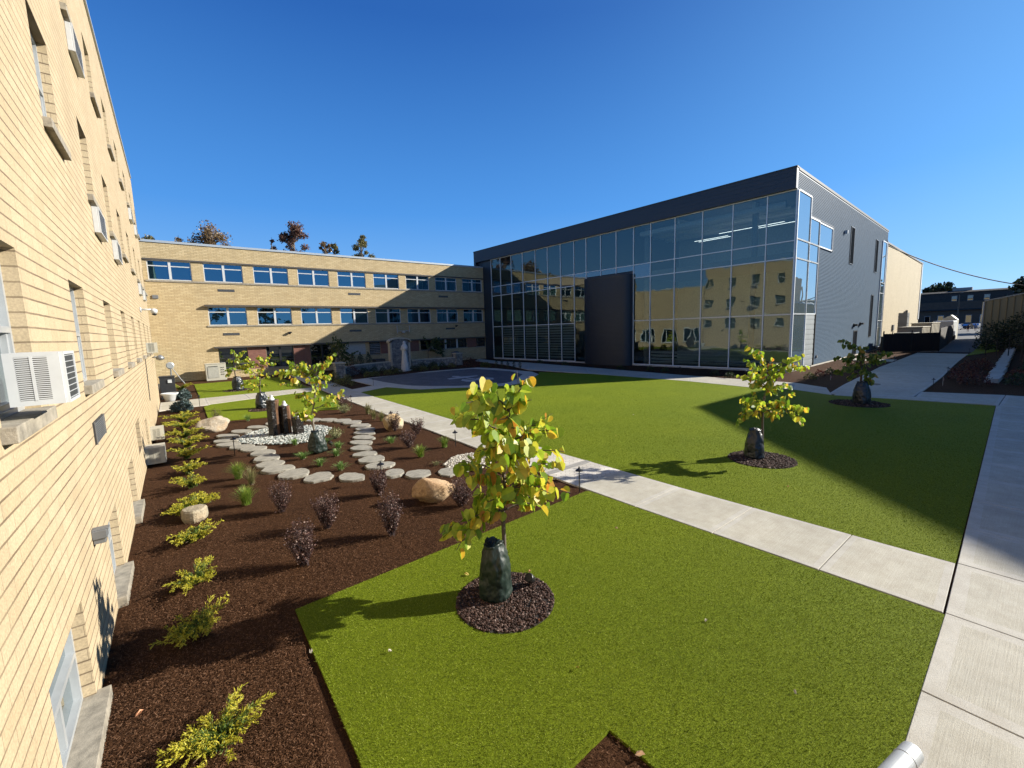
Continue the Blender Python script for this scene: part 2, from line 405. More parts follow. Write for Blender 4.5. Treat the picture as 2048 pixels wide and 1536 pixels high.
# walk along the glass building (near edge / far edge)
fw = list(zip([(26.19,3.79),(26.03,6.19),(25.93,8.67),(25.32,10.19),(25.89,14.50),(25.93,17.49),(25.80,22.88),(25.19,29.77)],
              [(37.96,7.45),(28.90,7.32),(28.86,9.51),(28.76,12.49),(28.87,16.18),(29.24,19.72),(29.94,27.04),(30.80,36.47)]))
fw[0] = ((26.7, 3.95), (28.9, 4.2)); fw[1] = ((25.0, 6.65), (27.6, 7.6))
slabs('facade_walk', [(a[0], a[1], b[1], b[0]) for a, b in zip(fw[1:], fw[2:])], .1)
a0, a1 = fw[-1]
slabs('plaza_walk', [(a0, a1, (30.39,41.06), (27.35,35.39)), ((27.35,35.39), (30.39,41.06), (31.68,47.58), (29.25,44.74))], .08)
rw = list(zip([(26.65, 3.95), (29.6, 4.0), (33, 4.1), (37, 4.25), (41.3, 4.5), (46, 4.75), (51, 5.0), (56, 5.2), (61, 5.4)],
              [(25.4, 6.9), (29.6, 7.35), (33, 7.6), (37, 7.9), (42, 8.3), (47, 8.5), (52, 8.7), (57, 8.95), (61.5, 9.15)]))
slabs('service_walk', [(a[0], b[0], b[1], a[1]) for a, b in zip(rw, rw[1:])], .1, mid=M_conc2)
slabs('link_walk', [(( 48, 8.7), (50.5, 8.8), (51.0, 13.2), (48.5, 13.1))], .1)
plo = [(10.94,35.41),(13.63,35.76),(16.24,36.05),(18.83,36.61),(20.99,36.41),(23.83,36.07),(24.36,33.76),(24.25,31.17),(24.22,28.11),(23.11,25.99),(20.61,24.05),(18.72,22.59),(16.99,22.23),(15.38,23.05),(13.64,24.42),(12.20,25.24),(11.78,26.30),(11.45,27.47),(11.16,28.22),(10.00,27.71),(8.79,26.93),(8.84,28.89),(10.91,30.03)]
pm = MB(); pm.prism(plo, -.05, .026); tag(pm.build('plaza_kerb', M_concs), kind='structure')
pli = [(12.33,35.03),(14.79,35.85),(17.00,36.02),(18.34,35.67),(20.40,35.59),(22.74,35.27),(23.11,32.44),(23.34,30.01),(22.32,27.10),(19.96,24.90),(18.02,23.49),(16.93,23.54),(16.07,23.95),(14.63,24.95),(13.46,26.29),(12.74,27.58),(12.46,28.94),(12.28,31.29)]
pm = MB(); pm.prism(pli, -.05, .030); tag(pm.build('plaza_paving', M_paverD), kind='structure')
em = MB()
for i, P in enumerate([[(16.54,29.39),(18.16,29.75),(19.38,29.47),(19.26,29.05),(17.77,28.72),(16.42,28.72)],
        [(17.77,30.71),(18.12,30.36),(17.86,27.25),(17.92,26.33),(17.89,25.25),(17.38,25.00),(17.41,25.87),(17.58,27.41),(17.80,28.85),(17.51,30.19)],
        [(17.10,28.04),(17.35,27.07),(17.25,26.33),(16.91,25.88),(16.43,26.36),(16.53,27.26)],
        [(18.17,27.72),(18.76,27.85),(19.17,26.84),(18.56,25.91),(18.14,26.29),(18.42,27.06),(18.01,26.74),(17.77,27.05)]]):
    em.prism(P, .0302, .0345+.0006*i)
tag(em.build('plaza_emblem', mat('white_paver_inlay', (.46, .47, .47), .8)), 'pale cross and scroll emblem inlaid in the dark round plaza paving', 'emblem')

# turf
T1 = [(0.92,5.98), (6.83,6.23), (6.92, 6.2), (7.04, .58), (5.5, .55), (4.0, .5), (2.8, .42), (2.73,2.22), (.80, 2.18), (0.89,3.33), (.90, 4.3)]
T2 = [(8.70, .685), (14, .90), (20, 1.145), (25.8, 1.385), (25.0, 6.62)]+[(25.93,8.67),(25.32,10.19),(25.89,14.50),(25.93,17.49),(25.80,22.88),(24.36,27.38),(23.12,25.97),(20.61,24.05),(18.72,22.59),(16.99,22.23),(15.38,23.05),(13.64,24.42),(12.20,25.24),(11.16,28.22),(8.79,26.93)]+[(8.93, 25), (8.77, 15), (8.54, 9), (8.57, 5)]
T3 = [(0.96,28.26),(0.91,23.14),(1.37,22.59),(3.07,22.11),(4.37,22.22),(5.31,22.16),(6.04,21.75),(6.77,22.62)]+[(7.28, 28.5), (7.5, 30.3), (5.4, 30.0), (3.3, 29.5), (1.3, 28.95)]
T4 = [(1.01,43.57),(0.97,32.71)]+[(1.0, 32.5), (3.3, 32.6), (7.4, 32.6)]+[(7.20,43.80)]
T5 = [(8.86,42.94),(11.68,42.76),(10.68,38.45),(8.91,37.21)]
T6 = [(58.01,5.30),(65.87,5.47),(84.30,6.43),(81.52,4.97),(67.46,3.79)]
for i, T in enumerate([T1, T2, T3, T4, T5, T6]):
    m = MB(); m.prism(T, -.05, .022); tag(m.build('turf', M_turf), kind='structure')
RINGS = [((3.16,4.33), .66), ((11.95,4.64), .80), ((23.09,5.17), 1.05), ((3.21,24.62), .62), ((3.20,35.51), .85)]
rng = np.random.default_rng(5)
def scatter(poly, dens, dmax, near=4.5):
    p = np.array(poly); x0, y0 = p.min(0); x1, y1 = p.max(0); x1 = min(x1, dmax); y1 = min(y1, dmax); x0 = max(x0, -2)
    n = int((x1-x0)*(y1-y0)*dens); P = np.column_stack([rng.uniform(x0, x1, n), rng.uniform(y0, y1, n)])
    P = P[inpoly(P, poly)]; d = np.hypot(P[:, 0], P[:, 1])
    P = P[rng.random(len(P)) < np.clip((near/np.maximum(d, near))**2.0, 0, 1)*np.clip((dmax-d)/(dmax*.45), 0, 1)]
    return P
P = np.vstack([scatter(T1, 15000, 20), scatter(T2, 15000, 26)])
for (c, r) in RINGS: P = P[np.hypot(P[:, 0]-c[0], P[:, 1]-c[1]) > r-.01]
n = len(P); a = rng.uniform(0, 2*pi, n); d = np.hypot(P[:, 0], P[:, 1]); ww = np.clip(.0027*d/4.5, .0027, .009)*rng.uniform(.7, 1.4, n); hh = rng.uniform(.008, .020, n)
ln = np.column_stack([rng.normal(0, .012, n)-.004, rng.normal(0, .012, n)])
V = np.zeros((n, 3, 3)); V[:, 0, 0] = P[:, 0]-cos(0)*ww*np.cos(a); V[:, 0, 1] = P[:, 1]-ww*np.sin(a); V[:, 0, 2] = .016
V[:, 1, 0] = P[:, 0]+ww*np.cos(a); V[:, 1, 1] = P[:, 1]+ww*np.sin(a); V[:, 1, 2] = .016
V[:, 2, 0] = P[:, 0]+ln[:, 0]; V[:, 2, 1] = P[:, 1]+ln[:, 1]; V[:, 2, 2] = .018+hh
tag(qmesh('turf_blades', V.reshape(-1, 3), np.arange(3*n).reshape(-1, 3), M_blade), 'short bright green synthetic grass blades on the lawns', 'grass', kind='stuff')
# mulch shreds
bedA = [(-.9, 1.5), (.6, 1.0), (.9, 5.9), (6.9, 6.2), (7.1, 20), (-.9, 20)]
P = np.vstack([scatter(bedA, 9000, 16, 5), scatter([(1.6, .6), (2.74, .6), (2.73, 2.2), (1.6, 2.2)], 2500, 8, 5)])
P = P[~inpoly(P, T1)]
n = len(P); a = rng.uniform(0, 2*pi, n); L = rng.uniform(.004, .014, n); W_ = rng.uniform(.0014, .003, n); tl = rng.normal(0, .3, n)
ca, sa = np.cos(a), np.sin(a); z0 = rng.uniform(.0, .02, n)
V = np.zeros((n, 4, 3))
for i, (u, v) in enumerate(((-1, -1), (1, -1), (1, 1), (-1, 1))):
    V[:, i, 0] = P[:, 0]+u*L*ca-v*W_*sa; V[:, i, 1] = P[:, 1]+u*L*sa+v*W_*ca; V[:, i, 2] = z0+.006+u*L*tl+v*W_*.4
tag(qmesh('mulch_shreds', V.reshape(-1, 3), np.arange(4*n).reshape(-1, 4), M_chip), 'loose shredded dark brown bark covering the planting bed', 'mulch', kind='stuff')

# stones: gravel rings around the lawn trees, pebbles round the fountain
ico = bmesh.new(); bmesh.ops.create_icosphere(ico, subdivisions=1, radius=1)
IV = np.array([v.co[:] for v in ico.verts]); IF = np.array([[v.index for v in f.verts] for f in ico.faces]); ico.free()
def stones(name, P, size, z, m, flat=.6, jag=.25):
    n = len(P); V = np.repeat(IV[None], n, 0)*(1+rng.normal(0, jag, (n, len(IV), 1)))
    s = size*rng.uniform(.55, 1.3, (n, 1, 1)); V = V*s*np.stack([rng.uniform(.7, 1.3, n), rng.uniform(.6, 1.1, n), np.full(n, flat)], 1)[:, None]
    a = rng.uniform(0, 2*pi, n); ca, sa = np.cos(a)[:, None], np.sin(a)[:, None]
    X = V[:, :, 0]*ca-V[:, :, 1]*sa; Y = V[:, :, 0]*sa+V[:, :, 1]*ca
    b = rng.normal(0, .5, n)[:, None]; Z = V[:, :, 2]*np.cos(b)+X*np.sin(b)*.5
    V = np.stack([X+P[:, 0][:, None], Y+P[:, 1][:, None], Z+z+rng.uniform(0, .5, n)[:, None]*size], 2)
    F = (IF[None]+(np.arange(n)*len(IV))[:, None, None]).reshape(-1, 3)
    return qmesh(name, V.reshape(-1, 3), F, m)
M_chips = leaf_mat('dark_rock_chips', [(0, (.020, .010, .007)), (.5, (.062, .033, .024)), (.85, (.11, .062, .047)), (1, (.26, .19, .16))], 0.0, .8, spec=.2)
def disc(c, r, n):
    t = rng.uniform(0, 2*pi, n); q = np.sqrt(rng.random(n))*r; return np.column_stack([c[0]+q*np.cos(t), c[1]+q*np.sin(t)])
ringlab = ['dark brown rock chips in a round bed under the nearest lawn tree', 'dark rock chips in a round bed under the tree on the large lawn half in sun',
           'dark round bed under the shaded tree on the far lawn corner', 'dark round bed under the small tree by the basalt fountain', 'dark round bed under the tree nearest the brick corner']
for i, (c, r) in enumerate(RINGS):
    m = MB(); m.prism([(c[0]+r*cos(t*pi/24), c[1]+r*sin(t*pi/24)) for t in range(48)], .0, .0255)
    base = m.build('gravel_bed', mat('gravel_soil', (.022, .015, .012), .9)); tag(base, kind='structure')
    nn, sz = ((3000, .018), (2200, .024), (900, .035), (500, .03), (500, .035))[i]
    tag(stones('rock_chips', disc(c, r-.01, nn), sz, .027, M_chips), ringlab[i], 'gravel', kind='stuff')
M_peb = leaf_mat('river_pebbles', [(0, (.10, .12, .11)), (.3, (.28, .32, .30)), (.55, (.50, .52, .48)), (1, (.72, .70, .62))], 0.0, .5)
pebp = [(1.43,18.01),(1.98,18.95),(2.54,19.33),(3.71,18.78),(4.37,18.36),(4.59,17.49),(4.16,16.53),(3.70,15.75),(3.06,15.73),(2.24,16.27),(1.72,16.86),(1.48,17.38)]
p = np.array(pebp); Q = np.column_stack([rng.uniform(p[:, 0].min(), p[:, 0].max(), 9000), rng.uniform(p[:, 1].min(), p[:, 1].max(), 9000)]); Q = Q[inpoly(Q, pebp)][:3600]
tag(stones('river_pebbles', Q, .042, .012, M_peb, .6, .1), 'white and grey river pebbles around the basalt column fountain', 'pebbles', kind='stuff')
pebp = [(5.50,10.17),(6.04,10.63),(6.55,10.63),(7.07,10.34),(6.61,9.43),(5.99,9.13),(5.59,9.23),(5.32,9.54)]
p = np.array(pebp); Q = np.column_stack([rng.uniform(p[:, 0].min(), p[:, 0].max(), 4000), rng.uniform(p[:, 1].min(), p[:, 1].max(), 4000)]); Q = Q[inpoly(Q, pebp)][:1600]
tag(stones('cream_pebbles', Q, .035, .012, leaf_mat('cream_pebbles', [(0, (.36, .31, .23)), (.5, (.55, .50, .40)), (1, (.74, .70, .60))], 0., .6), .6, .12), 'cream river pebbles spilling beside the garden path', 'pebbles', kind='stuff')

# ================================================================ BUILDINGS
def wall_open(mb, org, u, n, W_, H_, holes, depth, mi=0):
    """front face of a wall with openings and their reveals; n points outwards"""
    org = Vector(org); u = Vector(u); n = Vector(n); v = Vector((0, 0, 1))
    us = sorted({0, W_}|{h[0] for h in holes}|{h[1] for h in holes}); vs = sorted({0, H_}|{h[2] for h in holes}|{h[3] for h in holes})
    P = lambda a, b, d=0: tuple(org+u*a+v*b-n*d)
    mb.mi = mi; flip = u.cross(v).dot(n) < 0
    def Q(*p): mb.q(*(p[::-1] if flip else p))
    for a, b in zip(us, us[1:]):
        for c, d in zip(vs, vs[1:]):
            cx, cy = (a+b)/2, (c+d)/2
            if any(h[0] < cx < h[1] and h[2] < cy < h[3] for h in holes): continue
            Q(P(a, c), P(b, c), P(b, d), P(a, d))
    for h in holes:
        a, b, c, d = h[:4]
        Q(P(a, c), P(a, c, depth), P(b, c, depth), P(b, c)); Q(P(a, d), P(b, d), P(b, d, depth), P(a, d, depth))
        Q(P(a, c), P(a, d), P(a, d, depth), P(a, c, depth)); Q(P(b, c), P(b, c, depth), P(b, d, depth), P(b, d))

# ---- long buff brick wing on the left
lb = empty('brick_wing', (-.95, 16, 0), 0, 'tall buff brick wing with small sash windows and air conditioners rising at the left', 'building')
def at(o, e):     # keep world-space geometry under an empty
    o.matrix_parent_inverse = Matrix.Translation(-e.location); return o
holes = []; wins = []
for k in range(-2, 9):
    y0 = 4.3+3.4*k
    for (za, zb) in ((3.06, 4.40), (6.28, 7.62), (9.42, 10.76)): holes.append((y0+8, y0+9.1, za, zb)); wins.append((y0, za, zb))
for y0, y1 in ((4.3, 5.68), (7.75, 8.85), (11.2, 12.3), (17.6, 18.6)): holes.append((y0+8, y1+8, .12, 1.13)); wins.append((y0, .12, 1.13, y1))
holes.append((14.2+8, 15.4+8, .75, 1.55))
m = MB(); wall_open(m, (-.95, -8, -.05), (0, 1, 0), (1, 0, 0), 40, 12.5, [(a, b, c+.05, d+.05) for a, b, c, d in holes], .13)
m.q((-.95, 32, -.05), (-16, 32, -.05), (-16, 32, 12.45), (-.95, 32, 12.45))
m.q((-.95, -8, -.05), (-.95, -8, 12.45), (-16, -8, 12.45), (-16, -8, -.05))
m.q((-16, -8, -.05), (-16, -8, 12.45), (-16, 32, 12.45), (-16, 32, -.05))
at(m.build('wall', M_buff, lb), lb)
m = MB(); m.box(-15.9, -1.35, -7.9, 31.9, -.05, 12.4); at(m.build('interior', M_dark, lb), lb)
m = MB(); m.box(-16.05, -.90, -8.05, 32.05, 12.45, 12.55); at(m.build('roof', M_coping, lb), lb)
lbm = MB()
for wn in wins:
    y0, za, zb = wn[:3]; y1 = wn[3] if len(wn) > 3 else y0+1.1; base = len(wn) > 3
    fr = MB(); x = -1.075; t = .045; zm = (za+zb)/2
    for a, b, c, d in ((y0, y0+t, za, zb), (y1-t, y1, za, zb), (y0+t, y1-t, za, za+t), (y0+t, y1-t, zb-t, zb), (y0+t, y1-t, zm-.025, zm+.025)): fr.box(x-.05, x+.03, a, b, c, d)
    if not base:
        for a, b, c, d in ((y0+t, y0+2*t, za+t, zm-.025), (y1-2*t, y1-t, za+t, zm-.025), (y0+2*t, y1-2*t, za+t, za+2*t)): fr.box(x-.05, x+.012, a, b, c, d)
    else:
        fr.box(x-.05, x+.02, (y0+y1)/2-.03, (y0+y1)/2+.03, za+t, zm-.025)
    f = at(fr.build('window', M_alu, lb), lb)
    pn = MB(); pn.q((x-.03, y0+t, za+t), (x-.03, y1-t, za+t), (x-.03, y1-t, zb-t), (x-.03, y0+t, zb-t))
    pn.build('pane', M_glassL, f)
    sl_ = MB(); sl_.box(-1.07, -.87 if not base else -.845, y0-.06, y1+.06, za-(.11 if not base else .17), za+.004)
    sl_.build('sill', M_stone, f, bevel=.006)
def grille(name, y0, y1, z0, z1, arch=False):
    m = MB(); m.box(-.949, -.935, y0, y1, z0, z1); g = at(m.build(name, M_dark if arch else mat('grille_back', (.05, .05, .05), .6), lb), lb)
    m = MB(); k = z0+.01
    while k < z1-.01: m.box(-.934, -.925, y0+.01, y1-.01, k, k+.012); k += .028
    for yy in (y0, y1-.02): m.box(-.93, -.92, yy, yy+.02, z0, z1)
    m.build('slats', M_grey, g)
grille('vent_grille', 7.85, 8.8, 2.25, 2.55)
m = MB(); m.box(-1.08, -1.06, 14.2, 15.4, .75, 1.55); at(m.build('louvre', M_black, lb), lb)
m = MB(); m.box(-.95, -.82, 6.65, 6.78, 1.36, 1.46); m.box(-.95, -.80, 6.66, 6.77, 1.455, 1.475); m.box(-.945, -.84, 6.67, 6.76, 1.30, 1.36)
tag(m.build('vent_hood', M_grey, bevel=.006), 'small grey metal vent hood on the lower brick wall between basement windows', 'vent')

# air conditioners
def aircon(y0, z0, x1=-.65, w_=.45, h_=.38, label='', style=0):
    r = empty('window_air_conditioner', (-.95, y0, z0), 0, label, 'air conditioner', 'air conditioners sticking out of the brick wing')
    D = x1+.95
    b = MB(); b.box(0.0, D-.02, 0.02, w_, 0, h_); body = b.build('case', M_cream if style == 1 else M_white, r, bevel=.008)
    g = MB(); g.mi = 0
    g.box(D-.0195, D-.006, .035, w_-.015, .02, h_-.02)                       # coil face
    g.mi = 1; gx = D-.006
    for i in range(8): zz = .03+i*(h_-.06)/7; g.box(gx, gx+.004, .045, w_-.025, zz-.002, zz+.002)
    for i in range(2):
        yy = (.02, w_-.02)[i]; g.box(D-.0195, D+.002, yy, yy+.018, 0, h_)
    g.box(D-.0195, D+.002, .038, w_-.02, h_-.02, h_); g.box(D-.0195, D+.002, .038, w_-.02, 0, .02)
    g.build('coil_face', [mat('coil_fins', (.07, .075, .08), .5, .4), M_cream if style == 1 else M_white], r)
    if style == 2: return r
    s = MB(); s.mi = 0; u0, u1 = D*.18, D*.72; s.box(u0, u1, .012, .0195, h_*.1, h_*.92)
    s.mi = 1; n_ = 22
    for i in range(n_):
        zz = lerp(h_*.11, h_*.90, i/(n_-1)); s.box(u0, u1, .0, .0115, zz, zz+.008)
    um = lerp(u0, u1, .5); s.box(um-.008, um+.008, -.002, .0115, h_*.09, h_*.93)
    s.box(0, u0, 0.001, .019, 0.0, h_); s.box(u1, D-.02, 0.001, .019, 0.0, h_); s.box(u0, u1, 0.001, .019, 0.0, h_*.1); s.box(u0, u1, 0.001, .019, h_*.925, h_)
    s.build('side_louvres', [mat('louvre_gap', (.16, .13, .11), .8) if style == 0 else mat('louvre_panel', (.42, .42, .38), .8), M_cream if style == 1 else M_white], r)
    return r
aircon(4.55, 3.165, label='nearest white window air conditioner with louvred side and dark coil, at the left photo edge')
AC2 = [(11.3, 6.16, 'white air conditioner box under the second floor window of the third window column'),
  (14.7, 6.16, 'white air conditioner box on the second floor, next beyond the nearest second floor one'),
  (11.3, 9.30, 'highest and nearest third floor air conditioner box, cut by the top photo edge'),
  (24.9, 9.30, 'left of the two small third floor air conditioner boxes near the roof end'),
  (28.3, 9.30, 'right of the two small third floor air conditioner boxes near the roof end'),
  (24.9, 6.16, 'left of the two far second floor air conditioner boxes above the security camera'),
  (28.3, 6.16, 'right of the two far second floor air conditioner boxes above the security camera')]
for y_, z_, lab_ in AC2: aircon(y_, z_-.50, -.85, 1.05, .47, lab_, 2)
aircon(25.0, 3.1, -.58, .6, .45, 'far first floor air conditioner with two dark openings beside the wall lamp', 1)
aircon(16.0, .06, -.50, .62, .48, 'cream basement air conditioner just above the mulch beside the yellow junipers', 1)
aircon(19.6, .12, -.58, .55, .42, 'smaller grey basement unit behind the cream basement air conditioner', 1)

# dome camera, lamp, pipe, drum on the wing
m = MB(); m.box(-.95, -.90, 23.6, 23.8, 4.82, 5.02); m.tube([(-.92, 23.7, 4.93), (-.55, 23.7, 4.93)], .035); m.lathe([(.0, 4.76), (.10, 4.78), (.12, 4.86), (.12, 4.92), (.06, 4.97), (.0, 4.98)], -.50, 23.7, 14)
r = m.build('security_camera', M_white, smooth=True); tag(r, 'white dome security camera on an arm near the far end of the brick wing', 'camera')
m = MB(); m.lathe([(0, 4.68), (.05, 4.69), (.085, 4.73), (.09, 4.76)], -.50, 23.7, 14); m.build('dome', M_black, r, smooth=True)
m = MB(); m.tube([(-.95, 29.5, 2.75), (-.75, 29.5, 2.8)], .03); m.lathe([(.05, 2.6), (.17, 2.64), (.19, 2.74), (.1, 2.84), (.03, 2.88)], -.62, 29.5, 14)
tag(m.build('wall_lamp', M_grey, smooth=True), 'round grey wall lamp at the far end of the brick wing', 'lamp')
m = MB(); m.tube([(-.94, 26, 3.0), (-.93, 22.4, 2.98), (-.93, 21.9, 1.3)], .012, 6)
tag(m.build('cable', M_black), 'black cable running along and down the brick wing', 'cable')

# ---- low wing that closes the court behind the tall one (seen in the glass)
lw = empty('low_wing', (-2, 40, 0), 0, 'lower buff brick link wing between the tall wing and the back building', 'building')
m = MB(); hl = [(33.6-32+i*4.0, 33.6-32+i*4.0+2.8, .9, 3.3) for i in range(4)]
wall_open(m, (-1.75, 32, -.05), (0, 1, 0), (1, 0, 0), 15.8, 10, hl, .2)
at(m.build('wall', M_buff, lw), lw)
m = MB(); m.box(-15, -2.1, 32.1, 47.8, 0, 9.8); at(m.build('interior', M_dark, lw), lw)
m = MB(); m.box(-15, -1.7, 32.05, 47.75, 9.95, 10.05); at(m.build('roof', M_coping, lw), lw)
for h in hl:
    f = MB(); y0, y1 = 32+h[0], 32+h[1]
    for t in (0, .9, 1.75, 2.65): f.box(-1.9, -1.78, y0+t, y0+t+.14, .85, 3.25)
    f.box(-1.9, -1.78, y0, y1, 3.1, 3.25); f.box(-1.9, -1.62, y0-.1, y1+.1, .72, .85)
    f_ = at(f.build('window', M_white, lw), lw)
    p = MB(); p.q((-1.86, y0, .9), (-1.86, y1, .9), (-1.86, y1, 3.2), (-1.86, y0, 3.2)); p.build('pane', M_glassB, f_)

# ---- back building: three rows of ribbon windows
bb = empty('classroom_building', (14, 47.8, 0), 0, 'three storey buff brick building with rows of white framed ribbon windows closing the court', 'building')
YB = 47.8; cols = [-1.10+3.86*k for k in range(0, 11)]; x0w = -6.0
def row(za, zb, k0, xs_=None): return [(x, x+3.0, za, zb) for x in cols[k0:]]
h3 = row(8.78, 10.42, 0); h2 = row(4.88, 6.55, 1)
h1 = [(3.2, 5.5, .78, 2.78), (7.07, 9.48, .75, 2.78), (11.08, 13.4, .70, 2.78)]+[(17.25, 18.5, 1.45, 2.78), (19.5, 21.0, 1.45, 2.78), (23.5, 24.95, 1.6, 2.78), (25.2, 26.8, 1.62, 2.78), (27.1, 28.5, 1.64, 2.78), (28.75, 30.1, 1.66, 2.78), (31.6, 33.0, 1.66, 2.78)]
m = MB(); wall_open(m, (x0w, YB, -.05), (1, 0, 0), (0, -1, 0), 44, 11.95, [(a-x0w, b-x0w, c+.05, d+.05) for a, b, c, d in h3+h2+h1], .16)
m.q((x0w, YB, -.05), (x0w, YB, 11.9), (x0w, YB+14, 11.9), (x0w, YB+14, -.05))
at(m.build('wall', M_buff2, bb), bb)
m = MB(); m.box(x0w+.1, 37.9, YB+1.6, YB+14, 0, 11.8); at(m.build('interior', M_dark, bb), bb)
m = MB(); m.box(x0w-.05, 38.05, YB-.07, YB+14.1, 11.88, 12.07); at(m.build('roof', M_coping, bb), bb)
m = MB(); tr = mat('brown_trim', (.10, .085, .07), .6)
m.box(-1.3, 38, YB-.10, YB-.001, 10.42, 10.56); m.box(2.55, 38, YB-.32, YB-.001, 6.56, 6.72); m.box(2.9, 38, YB-.30, YB-.001, 2.79, 2.94)
at(m.build('canopy', tr, bb), bb)
m = MB(); m.box(-1.3, 38, YB-.06, YB-.001, 8.62, 8.775); m.box(2.6, 38, YB-.06, YB-.001, 4.73, 4.875)
for a, b, c, d in h1: m.box(a-.1, b+.1, YB-.05, YB-.001, c-.12, c)
at(m.build('sill', M_stone, bb), bb)
def ribbon(a, b, c, d, frm, gl, split=True, bar=.72):
    m = MB(); y0, y1 = YB+.05, YB+.13; t = .07
    mid = (a+b)/2; zt = c+(d-c)*bar
    m.box(a, a+t, y0, y1, c, d); m.box(b-t, b, y0, y1, c, d); m.box(a+t, b-t, y0, y1, c, c+t); m.box(a+t, b-t, y0, y1, d-t, d)
    if split: m.box(mid-.09, mid+.09, y0-.02, y1, c+t, d-t); seg = ((a+t, mid-.09), (mid+.09, b-t))
    else: seg = ((a+t, b-t),)
    for s0, s1 in seg: m.box(s0, s1, y0+.01, y1-.01, zt-.04, zt+.04)
    f = at(m.build('window', frm, bb), bb)
    p = MB(); p.q((a+t, YB+.1, c+t), (b-t, YB+.1, c+t), (b-t, YB+.1, d-t), (a+t, YB+.1, d-t)); p.build('pane', gl, f)
for i, h in enumerate(h3+h2): ribbon(*h, M_white, M_glassB)
fd_ = mat('dark_bronze_frame', (.03, .03, .032), .4, .3)
for i, h in enumerate(h1): ribbon(*h, fd_, M_glassD, split=i < 3, bar=.36 if i < 3 else .5)
for a, b, c, d in [(5.52, 7.05, .72, 2.78), (9.5, 11.06, .7, 2.78), (18.52, 19.48, 1.45, 2.78), (30.12, 31.58, 1.6, 2.78), (22.0, 23.3, 1.5, 2.78)]:
    m = MB(); m.box(a, b, YB-.012, YB+.1, c, d); at(m.build('red_brick_panel', M_red, bb), bb)
m = MB(); m.box(14.65, 16.8, YB-.012, YB+.1, 1.5, 2.78); at(m.build('white_panel', mat('pale_panel', (.5, .5, .47), .7), bb), bb)
m = MB()
for xm in (25.0, 26.85, 28.52): m.box(xm+.0, xm+.2, YB-.02, YB+.1, 1.55, 2.78)
at(m.build('mullion', M_white, bb), bb)
m = MB()
for i in range(6): m.box(17.3, 18.45, YB-.004, YB+.04, 1.55+i*.19, 1.65+i*.19)
at(m.build('louvre', M_grey, bb), bb)
for (xa, za) in ((3.67, 7.93), (11.3, 7.95), (15.35, 7.95), (26.3, 7.95), (3.71, 3.95), (15.2, 4.0), (27.1, 4.0)):
    m = MB(); m.mi = 0; m.box(xa, xa+1.3, YB-.015, YB, za, za+.22); m.mi = 1
    for i in range(5): m.box(xa+.02, xa+1.28, YB-.025, YB-.0155, za+.02+i*.04, za+.036+i*.04)
    if xa not in (11.3,): at(m.build('wall_vent', [M_dark, M_grey], bb), bb)
m = MB(); m.box(-1.0, -.6, YB-.08, YB, 7.2, 7.5); tag(m.build('junction_box', M_grey, bevel=.01), 'small grey metal box on the brick beneath the leftmost upper window', 'box')
def wall_light(x, z, lab):
    m = MB(); m.box(x-.1, x+.1, YB-.06, YB, z-.1, z+.12); m.box(x-.14, x+.14, YB-.28, YB-.061, z-.02, z+.10)
    tag(m.build('wall_light', M_black, bevel=.01), lab, 'wall light', 'wall lights on the back building')
wall_light(9.3, 4.05, 'black wall light on the sunlit brick under the middle row of windows'); wall_light(31.2-2.6, 4.4, 'pale wall light in shade near the glass building')
M_ant = mat('antenna_white', (.5, .5, .48), .5)
m = MB(); x = 20.55
m.tube([(x, YB-.25, 3.95), (x+1.5, YB-.25, 3.95)], .04); m.tube([(x, YB-.25, 3.7), (x-.02, YB-.25, 4.6)], .06); m.tube([(x+1.5, YB-.25, 3.8), (x+1.52, YB-.25, 4.6)], .06); m.box(x+.6, x+.95, YB-.3, YB, 3.72, 3.98)
tag(m.build('antenna_bracket', M_ant), 'white two pronged bracket on the wall above the stone arch', 'antenna')
# transformer, meters, pipes at the brick corner
m = MB(); a = (0.67,51.19); b = (1.84,49.62)
m.box(2.0, 3.5, 46.0, 47.1, 0, 1.45); m.box(1.97, 3.53, 45.97, 47.13, 1.45, 1.5)
r = m.build('utility_cabinet', M_cream, bevel=.02); tag(r, 'cream square utility cabinet against the back wall beside the left lawn', 'cabinet')
m = MB(); m.box(2.15, 2.95, 45.97, 45.995, .25, 1.2); m.build('door', mat('cream_door', (.50, .49, .42), .5), r)
m = MB(); m.box(2.2, 2.9, 45.95, 45.969, 1.22, 1.27); [m.box(3.1+.15*i, 3.2+.15*i, 45.97, 45.995, .5+.2*j, .55+.2*j) for i in range(2) for j in range(4)]; m.build('slots', M_dark, r)
m = MB(); m.lathe([(.0, -.12), (.26, -.12), (.26, .1), (.2, .14), (0, .14)], 0, 0, 20)
o = m.build('meter_dial', M_alu, smooth=False); o.location = (-.35, 41.5, 1.75); o.rotation_euler = (pi/2, 0, 0); tag(o, 'round silver utility meter on a pipe at the brick corner', 'meter')
m = MB(); m.tube([(0, .05, -1.75), (0, .05, .0)], .05); m.tube([(.1, .05, -.2), (.5, .05, -1.0), (.9, .05, -1.7)], .03); p = m.build('pipe', M_grey, o); p.matrix_parent_inverse = o.rotation_euler.to_matrix().to_4x4().inverted()
m = MB(); m.box(-.9, -.15, 34.2, 34.9, 0, 1.35); m.box(-.93, -.12, 34.17, 34.93, 1.35, 1.42)
r = m.build('utility_box', mat('charcoal_box', (.03, .032, .035), .5), bevel=.01); tag(r, 'tall charcoal utility box beside the white planter at the brick corner', 'box')
m = MB(); m.box(-.5, -.3, 34.15, 34.199, 1.0, 1.2); m.build('label_plate', M_white, r)
bx, by = (-0.47,32.64)
m = MB(); m.lathe([(.18, 0), (.24, .05), (.33, .38), (.42, .44), (.44, .50), (.40, .52), (.36, .46), (.30, .44)], bx, by, 24)
